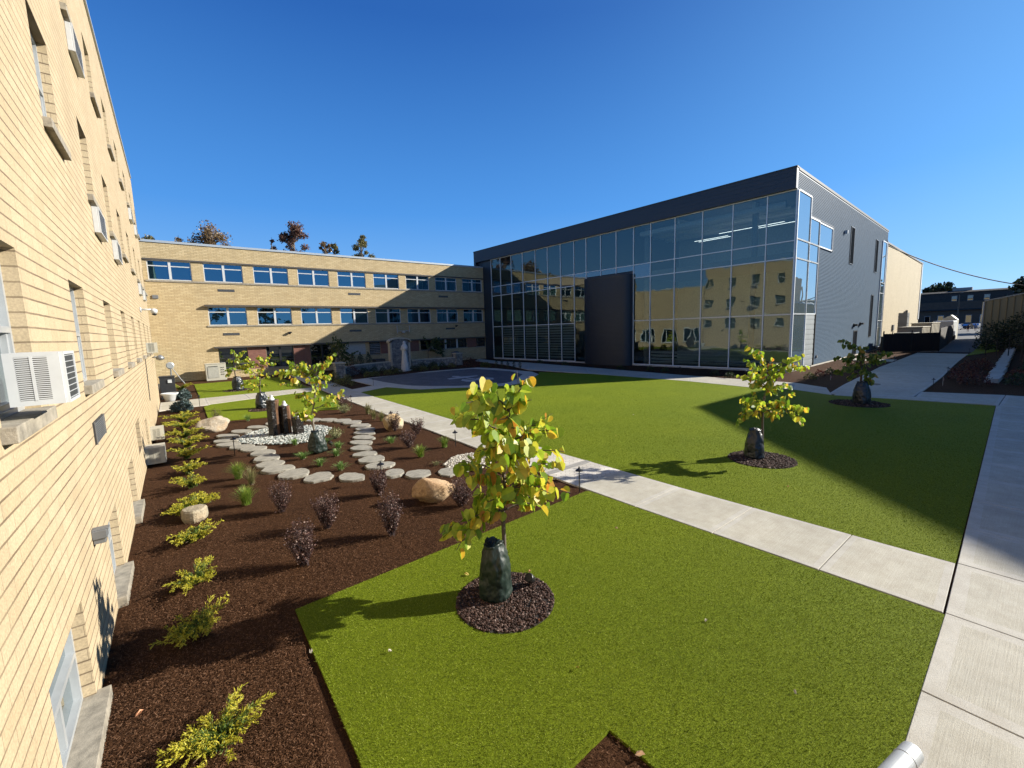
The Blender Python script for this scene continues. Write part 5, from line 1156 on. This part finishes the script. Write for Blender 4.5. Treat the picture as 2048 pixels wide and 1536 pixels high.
# white robed statue
st = empty('statue', (17.6, 39.35, 0), radians(200), 'white stone statue of a veiled robed figure standing before the stone arch', 'statue')
M_st = mat('white_marble', (.62, .63, .62), .55, var=.12, nscale=6)
m = MB(); m.box(-.50, .50, -.45, .45, 0, .14); m.lathe([(.42, .14), (.40, .3), (.36, .8), (.34, .86)], 0, 0, 8); m.build('pedestal', M_st, st, bevel=.01)
m = MB(); fl = lambda t, z: 1+.07*sin(9*t+2*z)*max(0, 1-(z-.86)/1.3)+.04*sin(5*t)
m.lathe([(.33, .86), (.31, .95), (.27, 1.3), (.23, 1.7), (.23, 1.95), (.27, 2.2), (.29, 2.36), (.25, 2.48), (.14, 2.56), (.10, 2.60)], 0, 0, 36, fl); m.build('robe', M_st, st, smooth=True)
m = MB(); m.lathe([(.03, 2.54), (.09, 2.58), (.115, 2.66), (.11, 2.76), (.07, 2.84), (0, 2.86)], .02, 0, 18); m.box(.12, .155, -.015, .015, 2.66, 2.71); m.box(.115, .13, -.045, -.02, 2.715, 2.73); m.box(.115, .13, .02, .045, 2.715, 2.73); m.box(.115, .132, -.03, .03, 2.62, 2.632); m.build('head', M_st, st, smooth=True)
m = MB(); m.lathe([(.30, 2.0), (.31, 2.3), (.25, 2.5), (.155, 2.62), (.15, 2.76), (.10, 2.88), (.0, 2.92)], -.03, 0, 24, lambda t, z: (.62 if cos(t) > .55 else 1)+.03*sin(8*t)); m.build('veil', M_st, st, smooth=True)
m = MB()
for s_ in (-1, 1):
    m.tube([(0, s_*.26, 2.38), (.08, s_*.30, 2.12), (.26, s_*.10, 2.12)], [.09, .10, .075], 10)
m.tube([(.24, .015, 2.10), (.30, .01, 2.30), (.31, .0, 2.38)], [.045, .035, .012], 8); m.build('arms', M_st, st, smooth=True)

# rounded shrubs
M_sh1 = leaf_mat('shrub_leaves_dark', [(0, (.015, .03, .01)), (.6, (.035, .065, .015)), (1, (.08, .11, .03))], .2, .6)
M_sh2 = leaf_mat('shrub_leaves_olive', [(0, (.05, .07, .015)), (.6, (.13, .15, .03)), (1, (.26, .24, .06))], .25, .6)
M_sh3 = leaf_mat('shrub_leaves_red', [(0, (.05, .012, .01)), (.6, (.13, .03, .02)), (1, (.26, .10, .04))], .25, .6)
def shrub(pos, r, h, seed, lab, m, cat='shrub', group=None, n=900, lz=.05, col=False, name='shrub'):
    r_ = np.random.default_rng(seed); root = plant(name, pos, lab, cat, group)
    u = r_.normal(size=(n, 3)); u /= np.linalg.norm(u, axis=1)[:, None]; u[:, 2] = np.abs(u[:, 2])*1.0
    rad = r_.uniform(.45, 1, n)**.5*(1+.12*np.sin(u[:, 0]*5+seed)+.12*np.cos(u[:, 1]*6+seed))
    P_ = u*rad[:, None]
    if col: t = r_.uniform(0, 1, n); a = r_.uniform(0, 2*pi, n); q = np.sqrt(r_.random(n))*(np.sin(np.clip(t*1.02+.1, 0, 1)*pi)**.6); P_ = np.column_stack([q*np.cos(a), q*np.sin(a), t])
    P_ = P_*np.array([r, r, h])+np.array([0, 0, .03])
    d = r_.normal(size=(n, 3))+u*1.2; d /= np.linalg.norm(d, axis=1)[:, None]; w_ = np.cross(d, r_.normal(size=(n, 3))); w_ /= np.linalg.norm(w_, axis=1)[:, None]; L = (lz*r_.uniform(.6, 1.4, n))[:, None]
    V = np.stack([P_, P_+d*L*.5+w_*L*.35, P_+d*L, P_+d*L*.5-w_*L*.35], 1)
    qmesh('foliage', V.reshape(-1, 3), np.arange(4*n).reshape(-1, 4), m, parent=root)
    mb = MB()
    for k in range(4): mb.tube([(0, 0, 0), (r*.5*cos(k*1.6), r*.5*sin(k*1.6), h*.7)], [.02, .008], 5)
    mb.build('stem', M_stem, root); return root
sl_ = [(830, 742, 0), (847, 741, 1), (860, 738, 0), (871, 739, 1), (885, 736, 0), (903, 735, 1), (737, 752, 1), (728, 744, 0), (750, 749, 1), (748, 741, 0), (766, 745, 0), (776, 747, 1), (787, 742, 0), (796, 745, 1), (843, 736, 0), (868, 733, 0)]
posn = ['right of the statue, first', 'right of the statue, second', 'right of the statue, third', 'right of the statue, fourth', 'right of the statue, fifth', 'below the right pillar', 'front left, nearest the path light', 'behind the front left olive one', 'second olive one from the left', 'against the left wall, second', 'against the left wall, third', 'third olive one from the left', 'against the left wall, fourth', 'immediately left of the statue', 'back row right of the arch', 'back row below the small tree']
for i, (px, py, k) in enumerate(sl_): pass
for p_, lab_ in SPR: shrub(p_, .42, .50, 490, lab_, M_blue, 'dwarf spruce', 'blue dwarf spruces by the cross path', 1800, .085, name='dwarf_spruce')
SP = [(18.16,38.44),(18.94,38.19),(20.16,39.19),(20.22,38.13),(21.54,39.09),(22.43,38.78),(12.96,36.67),(13.89,40.43),(13.68,37.04),(14.92,40.60),(15.08,38.75),(14.99,37.35),(16.14,38.83),(16.20,37.94),(20.21,41.17),(21.97,41.73)]
for i, p in enumerate(SP): shrub(p, .42, .55 if sl_[i][2] == 0 else .42, 500+i, ('round dark green shrub ' if sl_[i][2] == 0 else 'low olive green shrub ')+posn[i], M_sh1 if sl_[i][2] == 0 else M_sh2, 'shrub', 'shrubs along the stone wall', 500, .07)
for i, (p, r, h, mm, lab) in enumerate([((9.45,34.40), .55, .8, M_sh2, 'olive orange shrub in the shaded triangle left of the plaza'), ((9.43,31.62), .8, .7, M_sh2, 'largest spreading green shrub in the shaded triangle left of the plaza'), ((9.52,36.43), .5, .6, M_sh1, 'dark shrub beside the shaded entrance path'), ((12.29,38.94), .8, 1.0, M_sh3, 'dark red leaved shrub in front of the left stone pillar'),
    ((24.28,38.04), .9, 1.0, M_sh3, 'dark weeping red shrub right of the plaza beds'), ((24.83,36.07), .5, .45, M_sh2, 'round olive shrub at the rear plaza kerb')]): shrub(p, r, h, 540+i, lab, mm, 'shrub', None, 800, .08)
for i, p in enumerate([(25.12,34.56),(25.09,33.60),(25.26,32.86),(25.42,32.13),(25.41,31.21)]): shrub(p, .2, .75, 560+i, 'small upright dark plant behind the plaza, '+['first', 'second', 'third', 'fourth', 'fifth'][i]+' from the left', M_sh1, 'plant', 'row of upright plants behind the plaza', 240, .06, True)
for i, (x, lab) in enumerate(((14.79, 'left'), (15.64, 'middle'), (16.51, 'right'))): shrub((x, 46.3), .42, 1.75, 570+i, lab+' one of three narrow dark conifers against the back wall', M_sh1, 'conifer', 'narrow conifers against the back wall', 900, .08, True, 'columnar_conifer')
m = MB(); m.box(17.1, 18.2, 45.8, 46.8, 0, .95); r = m.build('condenser_unit', mat('dark_condenser', (.05, .055, .06), .6), bevel=.02); tag(r, 'dark air conditioning condenser right of the three narrow conifers', 'condenser')
m = MB(); [m.box(17.15, 18.15, 45.785, 45.799, .12+.1*i, .16+.1*i) for i in range(8)]; m.build('grille', M_grey, r)
m = MB(); m.lathe([(.40, 0), (.42, .1), (.50, 1.15), (.53, 1.2), (.53, 1.28), (.1, 1.36)], 26.4, 44.6, 4); m.build  # square bin
r = m.build('waste_bin', mat('navy_plastic', (.02, .04, .08), .5)); tag(r, 'dark blue waste bin behind the right stone pillar', 'bin')
# beds along the glass front and side
fb = [(30.87,34.47),(30.48,30.30),(29.72,22.99),(30.37,20.49),(30.34,19.10),(29.84,14.85),(29.26,13.54),(29.09,10.99),(33.61,9.67),(35.25,9.56),(31.50,9.59),(41.85,10.07),(44.63,10.08),(49.68,10.16)]
for i, p in enumerate(fb): shrub(p, .32, .35, 600+i, 'low dark shrub in the shaded bed '+['left end of the glass front', 'second along the glass front', 'right of the curved drum', 'under the second bay right of the drum', 'under the third bay right of the drum', 'under the middle of the right glazing', 'just right of the middle glazing', 'below the glass corner', 'beside the corrugated wall, near corner', 'against the corrugated wall by the hose bib', 'at the front of the corner bed', 'behind the shaded redbud', 'right of the shaded redbud top', 'near the corrugated wall door'][i], [M_sh1, M_sh2, M_sh3][i % 3 if i > 7 else 0], 'shrub', 'shrubs in the beds round the glass building', 260, .08)
for i, (p, h) in enumerate((((32.18,3.68), .45), ((31.63,8.54), .3))):
    root = empty('marker_flag', (*p, 0), 0, ['pink marker flag on a stake beside the service walk bed', 'small pink marker in the bed at the glass building corner'][i], 'flag', 'pink utility markers')
    m = MB(); m.box(-.015, .015, -.01, .01, 0, h); m.build('stake', M_lime, root); m = MB(); m.box(-.02, .14, -.012, -.010, h-.18, h-.06); m.build('flag', mat('pink_flag', (.75, .18, .22), .6), root)
m = MB(); m.prism([(30.6+.42*cos(t*pi/12), 6.35+.42*sin(t*pi/12)) for t in range(24)], .03, .036); tag(m.build('manhole_cover', mat('cast_iron', (.05, .05, .05), .7)), 'round dark manhole cover in the shaded service walk', 'manhole cover')

# ================================================================ BEYOND
# right bed: low retaining strip, shrubs, hedge, rails
m = MB()
for i in range(9): x = 35+i*4.1; m.box(x, x+4.05, lerp(2.15, 3.2, i/9)-.3, lerp(2.15, 3.2, i/9)+.25, -.05, .22)
tag(m.build('retaining_wall', M_concs, bevel=.01), 'long low pale stone retaining wall in the dark bed at the right', 'wall')
for i, p in enumerate([(33.5, 2.6), (36, 3.3), (37.2, 1.2), (40, 3.6), (42.5, 3.0), (45, 3.4), (34.5, 1.0), (39.5, .9), (43, .8), (48, .9), (52, .6)]):
    shrub(p, .7, .6, 650+i, 'dark red brown shrub in the shaded right bed, number %s from the front' % ['one', 'two', 'three', 'four', 'five', 'six', 'seven', 'eight', 'nine', 'ten', 'eleven'][i] if False else 'dark shrub in the shaded right bed, '+['nearest the marker flag', 'second behind the marker flag', 'in front of the pale strip wall', 'beside the second path light', 'left of the pale strip wall, middle', 'left of the pale strip wall, far', 'at the near bed corner', 'right of the pale strip wall, near', 'right of the pale strip wall, middle', 'right of the pale strip wall, far', 'farthest at the right edge'][i], M_sh3 if i < 6 else M_sh1, 'shrub', 'shrubs in the right bed', 420, .09)
hd = shrub((70.5, 3.1), 2.6, 3.3, 680, 'big dark rounded hedge bush in front of the yellow metal shed', M_sh1, 'bush', None, 6000, .16, name='hedge_bush')
hd.scale = (1, .95, 1)
hr = empty('stair_rail', (60, 2.6, 0), 0, 'dark sloping metal stair rail below the yellow shed', 'railing')
m = MB()
for dz in (.0, .5): m.tube([(0, 1.6, .5+dz), (-6, -.8, 2.1+dz), (-7, -1.4, 2.2+dz)], .04, 6)
m.build('rail', mat('dull_dark_rail', (.02, .02, .02), .9, spec=.1), hr); m = MB(); [m.tube([(-6*k/3, 1.6-2.4*k/3, 0), (-6*k/3, 1.6-2.4*k/3, 1.0+1.6*k/3)], .035, 6) for k in range(4)]; m.build('post', M_black, hr)
# yellow ribbed shed
sh = empty('metal_shed', (84.3, -3, 0), 0, 'tan yellow ribbed metal shed with sloping roof at the right edge', 'shed')
m = MB(); N_ = 30; ysd = [6.40-k*.62 for k in range(N_)]
for k in range(N_-1):
    y0, y1 = ysd[k]+3, ysd[k+1]+3; z0 = 5.55+(6.4-ysd[k])*.215; z1 = 5.55+(6.4-ysd[k+1])*.215
    yr = y0-.10; zr_ = z0+.0215
    m.q((0, y0, 0), (0, y0, z0), (-.09, y0-.05, z0+.01), (-.09, y0-.05, 0)); m.q((-.09, y0-.05, 0), (-.09, y0-.05, z0+.01), (0, yr, zr_), (0, yr, 0)); m.q((0, yr, 0), (0, yr, zr_), (0, y1, z1), (0, y1, 0))
m.q((0, 9.4, 0), (26, 9.4, 0), (26, 9.4, 5.55), (0, 9.4, 5.55)); m.build('wall', mat('tan_ribbed_metal', (.44, .36, .19), .55, .1, var=.06), sh)
m = MB(); z1 = 5.55+29*.62*.215; m.q((-.15, 9.5, 5.57), (26, 9.5, 5.57), (26, 9.5-18, z1+.02), (-.15, 9.5-18, z1+.02)); m.q((-.15, 9.5, 5.57), (-.15, -8.5, z1+.02), (-.15, -8.5, z1+.16), (-.15, 9.5, 5.71)); m.q((-.15, 9.5, 5.71), (-.15, -8.5, z1+.16), (26, -8.5, z1+.16), (26, 9.5, 5.71)); m.build('roof', M_cream, sh)
m = MB(); m.tube([(-.1, 9.5, 0), (-.1, 9.5, 5.5)], .1, 6); m.build('downpipe', M_coping, sh)

# fenced yard with tanks
fy = empty('yard_fence', (62, 10, 0), 0, 'dark mesh covered yard fence with an open gate beside the service walk', 'fence')
M_mesh = mat('privacy_mesh', (.030, .022, .018), .8)
pf = [(60.49,11.78), (62.24,9.84), (64.96,7.95), (80.81,9.04), (123.29,11.61)]
pf = [(60.5, 11.8), (62.8, 9.9), (65.0, 8.0), (80.0, 9.1), (96, 10.4)]
for i, (a, b) in enumerate(zip(pf, pf[1:])):
    m = MB(); a, b = Vector(a)-Vector((62, 10)), Vector(b)-Vector((62, 10)); d = (b-a).normalized(); nn = Vector((-d.y, d.x))*.03; zt_ = 2.05 if i < 2 else 2.5
    for k in range(12 if i < 2 else 26):
        n_ = 12 if i < 2 else 26; p0 = a.lerp(b, k/n_); p1 = a.lerp(b, (k+.9)/n_); m.prism([tuple(p0-nn), tuple(p1-nn), tuple(p1+nn), tuple(p0+nn)], .08, zt_)
    m.build('screen_panel', M_mesh, fy)
for (x, y) in pf: m = MB(); m.tube([(x-62, y-10, 0), (x-62, y-10, 2.35)], .06, 8); m.build('post', M_black, fy)
for i, (x, y, sx_, sy_, h, lab, mm) in enumerate([(64.5, 11.8, 2.6, 1.5, 1.6, 'olive metal tank behind the yard fence, left one', mat('olive_metal', (.13, .12, .07), .6)), (68.2, 11.2, 3.2, 1.6, 1.9, 'dark green covered bin behind the yard fence', mat('dark_green_bin', (.04, .045, .03), .6)),
     (74, 11.5, 5, 2.2, 2.5, 'long beige container roof above the yard fence', M_beige), (82, 11.6, 6, 2, 2.9, 'beige box container farther along the yard', M_beige)]):
    m = MB(); m.box(-sx_/2, sx_/2, -sy_/2, sy_/2, 0, h); m.box(-sx_/2-.08, sx_/2+.08, -sy_/2-.08, sy_/2+.08, h+.003, h+.1)
    r = m.build('container', mm, bevel=.03); r.location = (x, y, 0); tag(r, lab, 'container')
    m = MB(); [m.box(-sx_/2+.15+k*sx_/6, -sx_/2+.2+k*sx_/6, -sy_/2-.04, -sy_/2-.001, .1, h-.1) for k in range(6)]; m.build('rib', mm, r)
m = MB(); m.box(75.6, 76.8, 12.5, 13.4, 0, 4.4)
for k in range(5): m.box(75.55, 76.85, 12.45, 13.45, .5+k*.85, .55+k*.85)
tag(m.build('condenser_tower', M_grey), 'tall grey louvred equipment stack against the pale brick hall', 'equipment')
# box trailer, cars, people, gable end
M_trail = mat('white_trailer', (.74, .76, .76), .4, var=.04); M_tire = mat('tyre_rubber', (.015, .015, .016), .8)
def wheel(m, x, y, r, w_): m.tube([(x, y, r), (x, y+w_, r)], r, 16)
tr_ = empty('cargo_trailer', (100.7, 11.9, 0), radians(2), 'white enclosed cargo trailer parked past the yard fence', 'trailer')
m = MB(); m.box(-3, 3, -1.2, 1.2, .55, 3.1); m.build('body', M_trail, tr_, bevel=.12)
m = MB(); m.box(-3.02, -3.001, -1.1, -.02, .65, 3.0); m.box(-3.02, -3.001, .02, 1.1, .65, 3.0); m.build('rear_doors', mat('trailer_door', (.60, .62, .62), .4), tr_)
m = MB(); wheel(m, -.6, -1.25, .38, .25); wheel(m, .4, -1.25, .38, .25); wheel(m, -.6, 1.0, .38, .25); wheel(m, .4, 1.0, .38, .25); m.build('wheels', M_tire, tr_)
def car(pos, rz, col, lab, L=4.6, Wd=1.85, h=1.6):
    r = empty('parked_car', (*pos, 0), rz, lab, 'car', 'cars parked in the far car park')
    prof = [(-L/2, .35), (-L/2, .85), (-L/2+.2, 1.0), (-L*.30, 1.02), (-L*.17, h-.04), (-L*.02, h), (L*.22, h-.02), (L*.36, 1.06), (L/2-.05, .98), (L/2, .6), (L/2-.05, .3)]
    m = MB(); k = len(prof)
    for j in range(k):
        a, b = prof[j], prof[(j+1) % k]; wa = Wd/2*(.80 if a[1] > 1.1 else 1); wb = Wd/2*(.80 if b[1] > 1.1 else 1); m.q((a[0], -wa, a[1]), (b[0], -wb, b[1]), (b[0], wb, b[1]), (a[0], wa, a[1]))
    m.q(*[(a[0], -Wd/2*(.8 if a[1] > 1.1 else 1), a[1]) for a in prof][::-1]); m.q(*[(a[0], Wd/2*(.8 if a[1] > 1.1 else 1), a[1]) for a in prof]); m.build('body', mat('car_paint_'+col[1], col[0], .25, .4, var=.02), r)
    m = MB()
    for s_ in (-1, 1): m.q((-L*.26, s_*Wd*.46, 1.08), (-L*.16, s_*Wd*.415, h-.12), (L*.20, s_*Wd*.415, h-.12), (L*.31, s_*Wd*.46, 1.08))
    m.q((-L*.303, -.7, 1.06), (-L*.303, .7, 1.06), (-L*.178, .62, h-.06), (-L*.178, -.62, h-.06)); m.build('window', M_glassD, r)
    m = MB()
    for x in (-L*.31, L*.31): wheel(m, x, -Wd/2-.02, .34, .22); wheel(m, x, Wd/2-.2, .34, .22)
    m.build('wheel', M_tire, r); m = MB(); [m.box(-L/2-.02, -L/2+.01, s_*.75-.2, s_*.75+.2, .72, .86) for s_ in (-1, 1)]; m.build('headlight', M_white, r)
    return r
WH = ((.62, .65, .68), 'silver'); DK = ((.03, .035, .045), 'dark'); BL = ((.10, .14, .22), 'blue')
for p, c_, lab in [((178, 18.9), WH, 'silver car nearest in the far car park, behind the trailer'), ((190, 17.6), DK, 'dark car behind the silver car'), ((198, 16.4), WH, 'second silver car farther along the far row'), ((206, 14.8), DK, 'last dark car at the right of the far row'), ((200, 20.5), BL, 'blue car half hidden by the silver ones')]: car(p, radians(-10), c_, lab)
M_skin = mat('skin', (.45, .28, .19), .6)
def person(pos, h, rz, top, legs, lab):
    r = empty('person', (*pos, 0), rz, lab, 'person', 'two people walking in the car park')
    me = bpy.data.meshes.new('body'); J = [(0, 0, .52), (0, 0, .62), (0, 0, .74), (0, 0, .815), (0, 0, .85), (.01, 0, .90), (.01, 0, .955),
        (0, .055, .50), (.045, .06, .28), (.02, .06, .035), (.075, .06, .012), (0, -.055, .50), (-.03, -.06, .28), (-.09, -.06, .05), (-.04, -.06, .015),
        (0, .115, .80), (-.01, .135, .64), (.05, .13, .50), (0, -.115, .80), (.02, -.135, .64), (-.04, -.13, .50)]
    E_ = [(0, 1), (1, 2), (2, 3), (3, 4), (4, 5), (5, 6), (0, 7), (7, 8), (8, 9), (9, 10), (0, 11), (11, 12), (12, 13), (13, 14), (3, 15), (15, 16), (16, 17), (3, 18), (18, 19), (19, 20)]
    R__ = [.085, .075, .09, .075, .032, .058, .045, .058, .038, .024, .02, .058, .038, .024, .02, .035, .028, .02, .035, .028, .02]
    me.from_pydata([tuple(c*h for c in j) for j in J], E_, []); o = bpy.data.objects.new('body', me); C.objects.link(o); o.parent = r; me.materials.append(M_skin)
    sk = o.modifiers.new('skin', 'SKIN'); sk.use_smooth_shade = True
    for i, v in enumerate(me.skin_vertices[0].data if me.skin_vertices else []): v.radius = (R__[i]*h, R__[i]*h)
    if me.skin_vertices: me.skin_vertices[0].data[0].use_root = True
    ss = o.modifiers.new('sub', 'SUBSURF'); ss.levels = 1; ss.render_levels = 1
    m = MB(); m.lathe([(.12*h, .50*h), (.125*h, .56*h), (.115*h, .66*h), (.135*h, .78*h), (.10*h, .83*h), (.04*h, .85*h)], 0, 0, 14, lambda t, z: .72+.3*abs(sin(t))); m.build('shirt', mat('shirt_'+top[1], top[0], .8), r, smooth=True)
    m = MB()
    for s_, kx in ((1, .045), (-1, -.03)): m.tube([(0, s_*.055*h, .53*h), (kx*h*.7, s_*.06*h, .34*h)], [.075*h, .062*h], 10)
    m.build('shorts', mat('shorts_'+legs[1], legs[0], .8), r); m = MB(); m.lathe([(.055*h, .90*h), (.064*h, .94*h), (.055*h, .98*h), (0, 1.0*h)], 0, 0, 12); m.build('hair', mat('dark_hair', (.03, .02, .015), .7), r, smooth=True)
def skinfix():
    pass
person((155, 14.2), 1.85, radians(185), ((.05, .03, .03), 'maroon'), ((.30, .12, .07), 'rust'), 'person in a dark top and rust shorts walking in the car park, nearer one')
person((163, 13.6), 1.85, radians(185), ((.30, .34, .42), 'grey'), ((.22, .25, .32), 'slate'), 'person in pale grey clothes walking in the car park, farther one')
gw = empty('equipment_hood', (104, 11.9, 0), 0, 'cream gable shaped hood standing above the yard fence', 'hood'); gw.scale = (.6, .6, .65)
m = MB(); m.q((0, -1.7, 2.9), (0, -1.7, 5.0), (0, -.4, 6.2), (0, 1.4, 5.2), (0, 1.4, 2.9)); m.q((0, -1.7, 5.0), (3, -1.7, 5.0), (3, -.4, 6.2), (0, -.4, 6.2)); m.q((0, -1.7, 0), (3, -1.7, 0), (3, -1.7, 5), (0, -1.7, 5)); m.box(.05, 3, -1.65, 1.4, 0, 2.9); m.build('hood_shell', M_cream, gw)
m = MB(); m.tube([(-.03, -1.7, 4.7), (-.03, 1.4, 4.7)], .05, 6); m.build('seam', M_beige, gw)
# dark building far behind
fbd = empty('far_building', (220, 10, 0), 0, 'long dark two storey building with grey roof beyond the car park', 'building')
M_fb = brick_mat('dark_far_brick', (.15, .105, .075), (.11, .08, .06), (.12, .10, .08), .8, .3, ms=.03, hline=0, bumpd=0)
m = MB(); m.box(0, 30, -40, 48, 0, 7.6); m.box(0.4, 30, -40, 48, 7.6, 9.2); m.build('wall', M_fb, fbd)
m = MB(); m.q((-1.2, -40, 6.2), (-1.2, 48.2, 6.2), (5, 48.2, 8.4), (5, -40, 8.4)); m.box(4.5, 15, -40, 48.2, 8.4, 12.6); m.q((4.2, -40, 12.4), (4.2, 48.4, 12.4), (9, 48.4, 13.3), (9, -40, 13.3)); m.box(9, 15, -40, 48.3, 12.605, 13.3)
m.build('roof', mat('grey_shingles', (.085, .08, .075), .95, var=.2, nscale=2, spec=.08), fbd)
m = MB(); m.box(9.5, 12.4, 11, 16, 13.3, 14.4); m.build('rooftop_unit', M_grey, fbd)
for i, y in enumerate((6, 9.5, 13, 16.5, 20, 24.5, 29)):
    m = MB(); m.box(-.08, -.002, y, y+1.6, 1.6, 4.4); f = m.build('window', M_white if i % 3 == 0 else M_grey, fbd); m = MB(); m.box(-.12, -.085, y+.15, y+1.45, 1.8, 4.2); m.build('pane', M_glassD, f)
for i, y in enumerate((6, 10, 14, 25, 29.5)):
    m = MB(); m.box(4.42, 4.499, y, y+1.5, 9.4, 11.4); f = m.build('window', M_grey, fbd); m = MB(); m.box(4.36, 4.415, y+.15, y+1.35, 9.6, 11.2); m.build('pane', M_glassD, f)
lp = empty('street_lamp', (165, 17.3, 0), 0, 'tall thin black lamp post in the far car park', 'street lamp')
m = MB(); m.tube([(0, 0, 0), (0, 0, 9.6)], [.14, .08], 8); m.build('pole', M_black, lp); m = MB(); m.tube([(0, 0, 9.6), (-.4, -.4, 10), (-1.3, -.9, 10)], [.06, .06, .12], 6); m.build('lamp_head', M_black, lp)
# cable
cb = MB(); A_ = Vector((96, 17.5, 14.4)); B_ = Vector((84.0, -6, 5.9)); pts = [A_.lerp(B_, k/24)+Vector((0, 0, -1.7*4*(k/24)*(1-k/24)*.9)) for k in range(25)]
A_ = Vector((*[v for v in (72.4, 14.4)], 12.9)); B_ = Vector((84.2, 1.0, 6.75)); pts = [A_.lerp(B_, k/24)+Vector((0, 0, -.95*4*(k/24)*(1-k/24))) for k in range(25)]
cb.tube(pts, .06, 6); tag(cb.build('overhead_cable', M_black), 'black overhead cable sagging from the pale hall to the yellow shed', 'cable')

# ---- trees beyond
def bigtree(pos, zb, ztop, w_, m, seed, lab, n=2600, lz=.42, name='tree', clumps=26, group=None, flat=1.0):
    rnd = random.Random(seed); r_ = np.random.default_rng(seed); root = empty(name, (pos[0], pos[1], 0), 0, lab, 'tree', group); mb = MB()
    mb.tube([(0, 0, 0), (.1, 0, zb*.6), (.0, .1, (zb+ztop)/2), (.1, 0, ztop-.6)], [.34, .26, .14, .04], 8); mb.build('trunk', M_bark, root)
    lb_ = MB(); cc = []
    for i in range(clumps):
        a = rnd.uniform(0, 2*pi); u = rnd.random()**.8; z = lerp(zb, ztop, u); rr = w_*rnd.uniform(.25, 1)*(1-.65*u*u*flat); c = Vector((rr*cos(a), rr*sin(a), z)); cc.append((c, rnd.uniform(.35, .85)*w_*.42))
        z0 = z-rr*.6-.3; lb_.tube([(0, 0, z0), (c.x*.55, c.y*.55, z0+(z-z0)*.6), tuple(c), tuple(c*1.0+Vector((rnd.gauss(0, .2), rnd.gauss(0, .2), .5)))], [.09, .06, .03, .01], 5)
    lb_.build('limbs', M_bark, root)
    ci = r_.integers(0, len(cc), n); cen = np.array([c[0] for c in cc])[ci]; rad = np.array([c[1] for c in cc])[ci]
    u = r_.normal(size=(n, 3)); u /= np.linalg.norm(u, axis=1)[:, None]; P_ = cen+u*(rad*r_.uniform(.2, 1.05, n))[:, None]*np.array([1, 1, .75])
    d = r_.normal(size=(n, 3)); d /= np.linalg.norm(d, axis=1)[:, None]; w2_ = np.cross(d, r_.normal(size=(n, 3))); w2_ /= np.linalg.norm(w2_, axis=1)[:, None]; L = (lz*r_.uniform(.5, 1.3, n))[:, None]
    V = np.stack([P_, P_+d*L*.5+w2_*L*.4, P_+d*L, P_+d*L*.5-w2_*L*.4], 1); qmesh('crown', V.reshape(-1, 3), np.arange(4*n).reshape(-1, 4), m, parent=root)
M_t1 = leaf_mat('maple_purple', [(0, (.10, .045, .04)), (.6, (.20, .10, .07)), (1, (.34, .20, .12))], .35); M_t2 = leaf_mat('autumn_bronze', [(0, (.12, .08, .04)), (.6, (.28, .17, .08)), (1, (.42, .30, .13))], .35)
M_t3 = leaf_mat('olive_crown', [(0, (.09, .09, .03)), (.6, (.22, .20, .07)), (1, (.38, .32, .12))], .35); M_t4 = leaf_mat('dark_pine', [(0, (.012, .022, .008)), (.6, (.03, .05, .015)), (1, (.07, .09, .03))], .2)
bigtree((4.4, 66), 13.0, 17.3, 3.1, M_t2, 701, 'bronze leaved tree top above the roof left of centre', 3600, .22, clumps=24)
bigtree((1.6, 66), 12.5, 15.9, 1.5, M_t2, 707, 'low sparse tree top left of the bronze tree over the roof', 1100, .2, clumps=10)
bigtree((13.9, 64), 13, 18.2, 2.2, M_t1, 702, 'dark purple maple crown, tallest tree behind the roof', 4200, .24)
bigtree((11.2, 64), 13, 16.2, 1.0, M_t1, 703, 'small purple branch of leaves left of the tall purple maple', 900, .2, clumps=9)
bigtree((17.9, 64), 13, 16.4, 1.3, M_t2, 704, 'low bronze crown right of the purple maple', 1500, .2, clumps=12)
bigtree((19.3, 65), 13, 16.7, 1.1, M_t3, 708, 'small olive crown just left of the lone olive tree', 1100, .2, clumps=10)
bigtree((22.9, 64), 13, 18.0, 1.8, M_t3, 705, 'lone olive tree crown right of the others above the roof', 3200, .22, clumps=20)
bigtree((-.9, 66), 12.5, 15.7, 1.6, M_t3, 706, 'low dark crown at the left end of the roofline', 1000, .22, clumps=10)
bigtree((250, 31.5), 9, 17.8, 5.5, M_t4, 711, 'broad dark pine behind the far dark building', 2600, 1.1, clumps=24, flat=.4)
bigtree((150, 2), 5, 14.2, 6.5, M_t4, 712, 'dark tree crown at the right edge above the yellow shed', 3600, .9, clumps=36)
# trees on the near side that the windows mirror
for i, (x, y, z_, s_) in enumerate(((-4, -34, 15, 4), (8, -40, 17, 5), (20, -36, 13, 4), (30, -48, 18, 5))): bigtree((x, y), 4, z_, s_, M_t4, 720+i, 'tree standing behind the viewpoint, mirrored in the windows, '+['first', 'second', 'third', 'fourth'][i], 1800, .55)
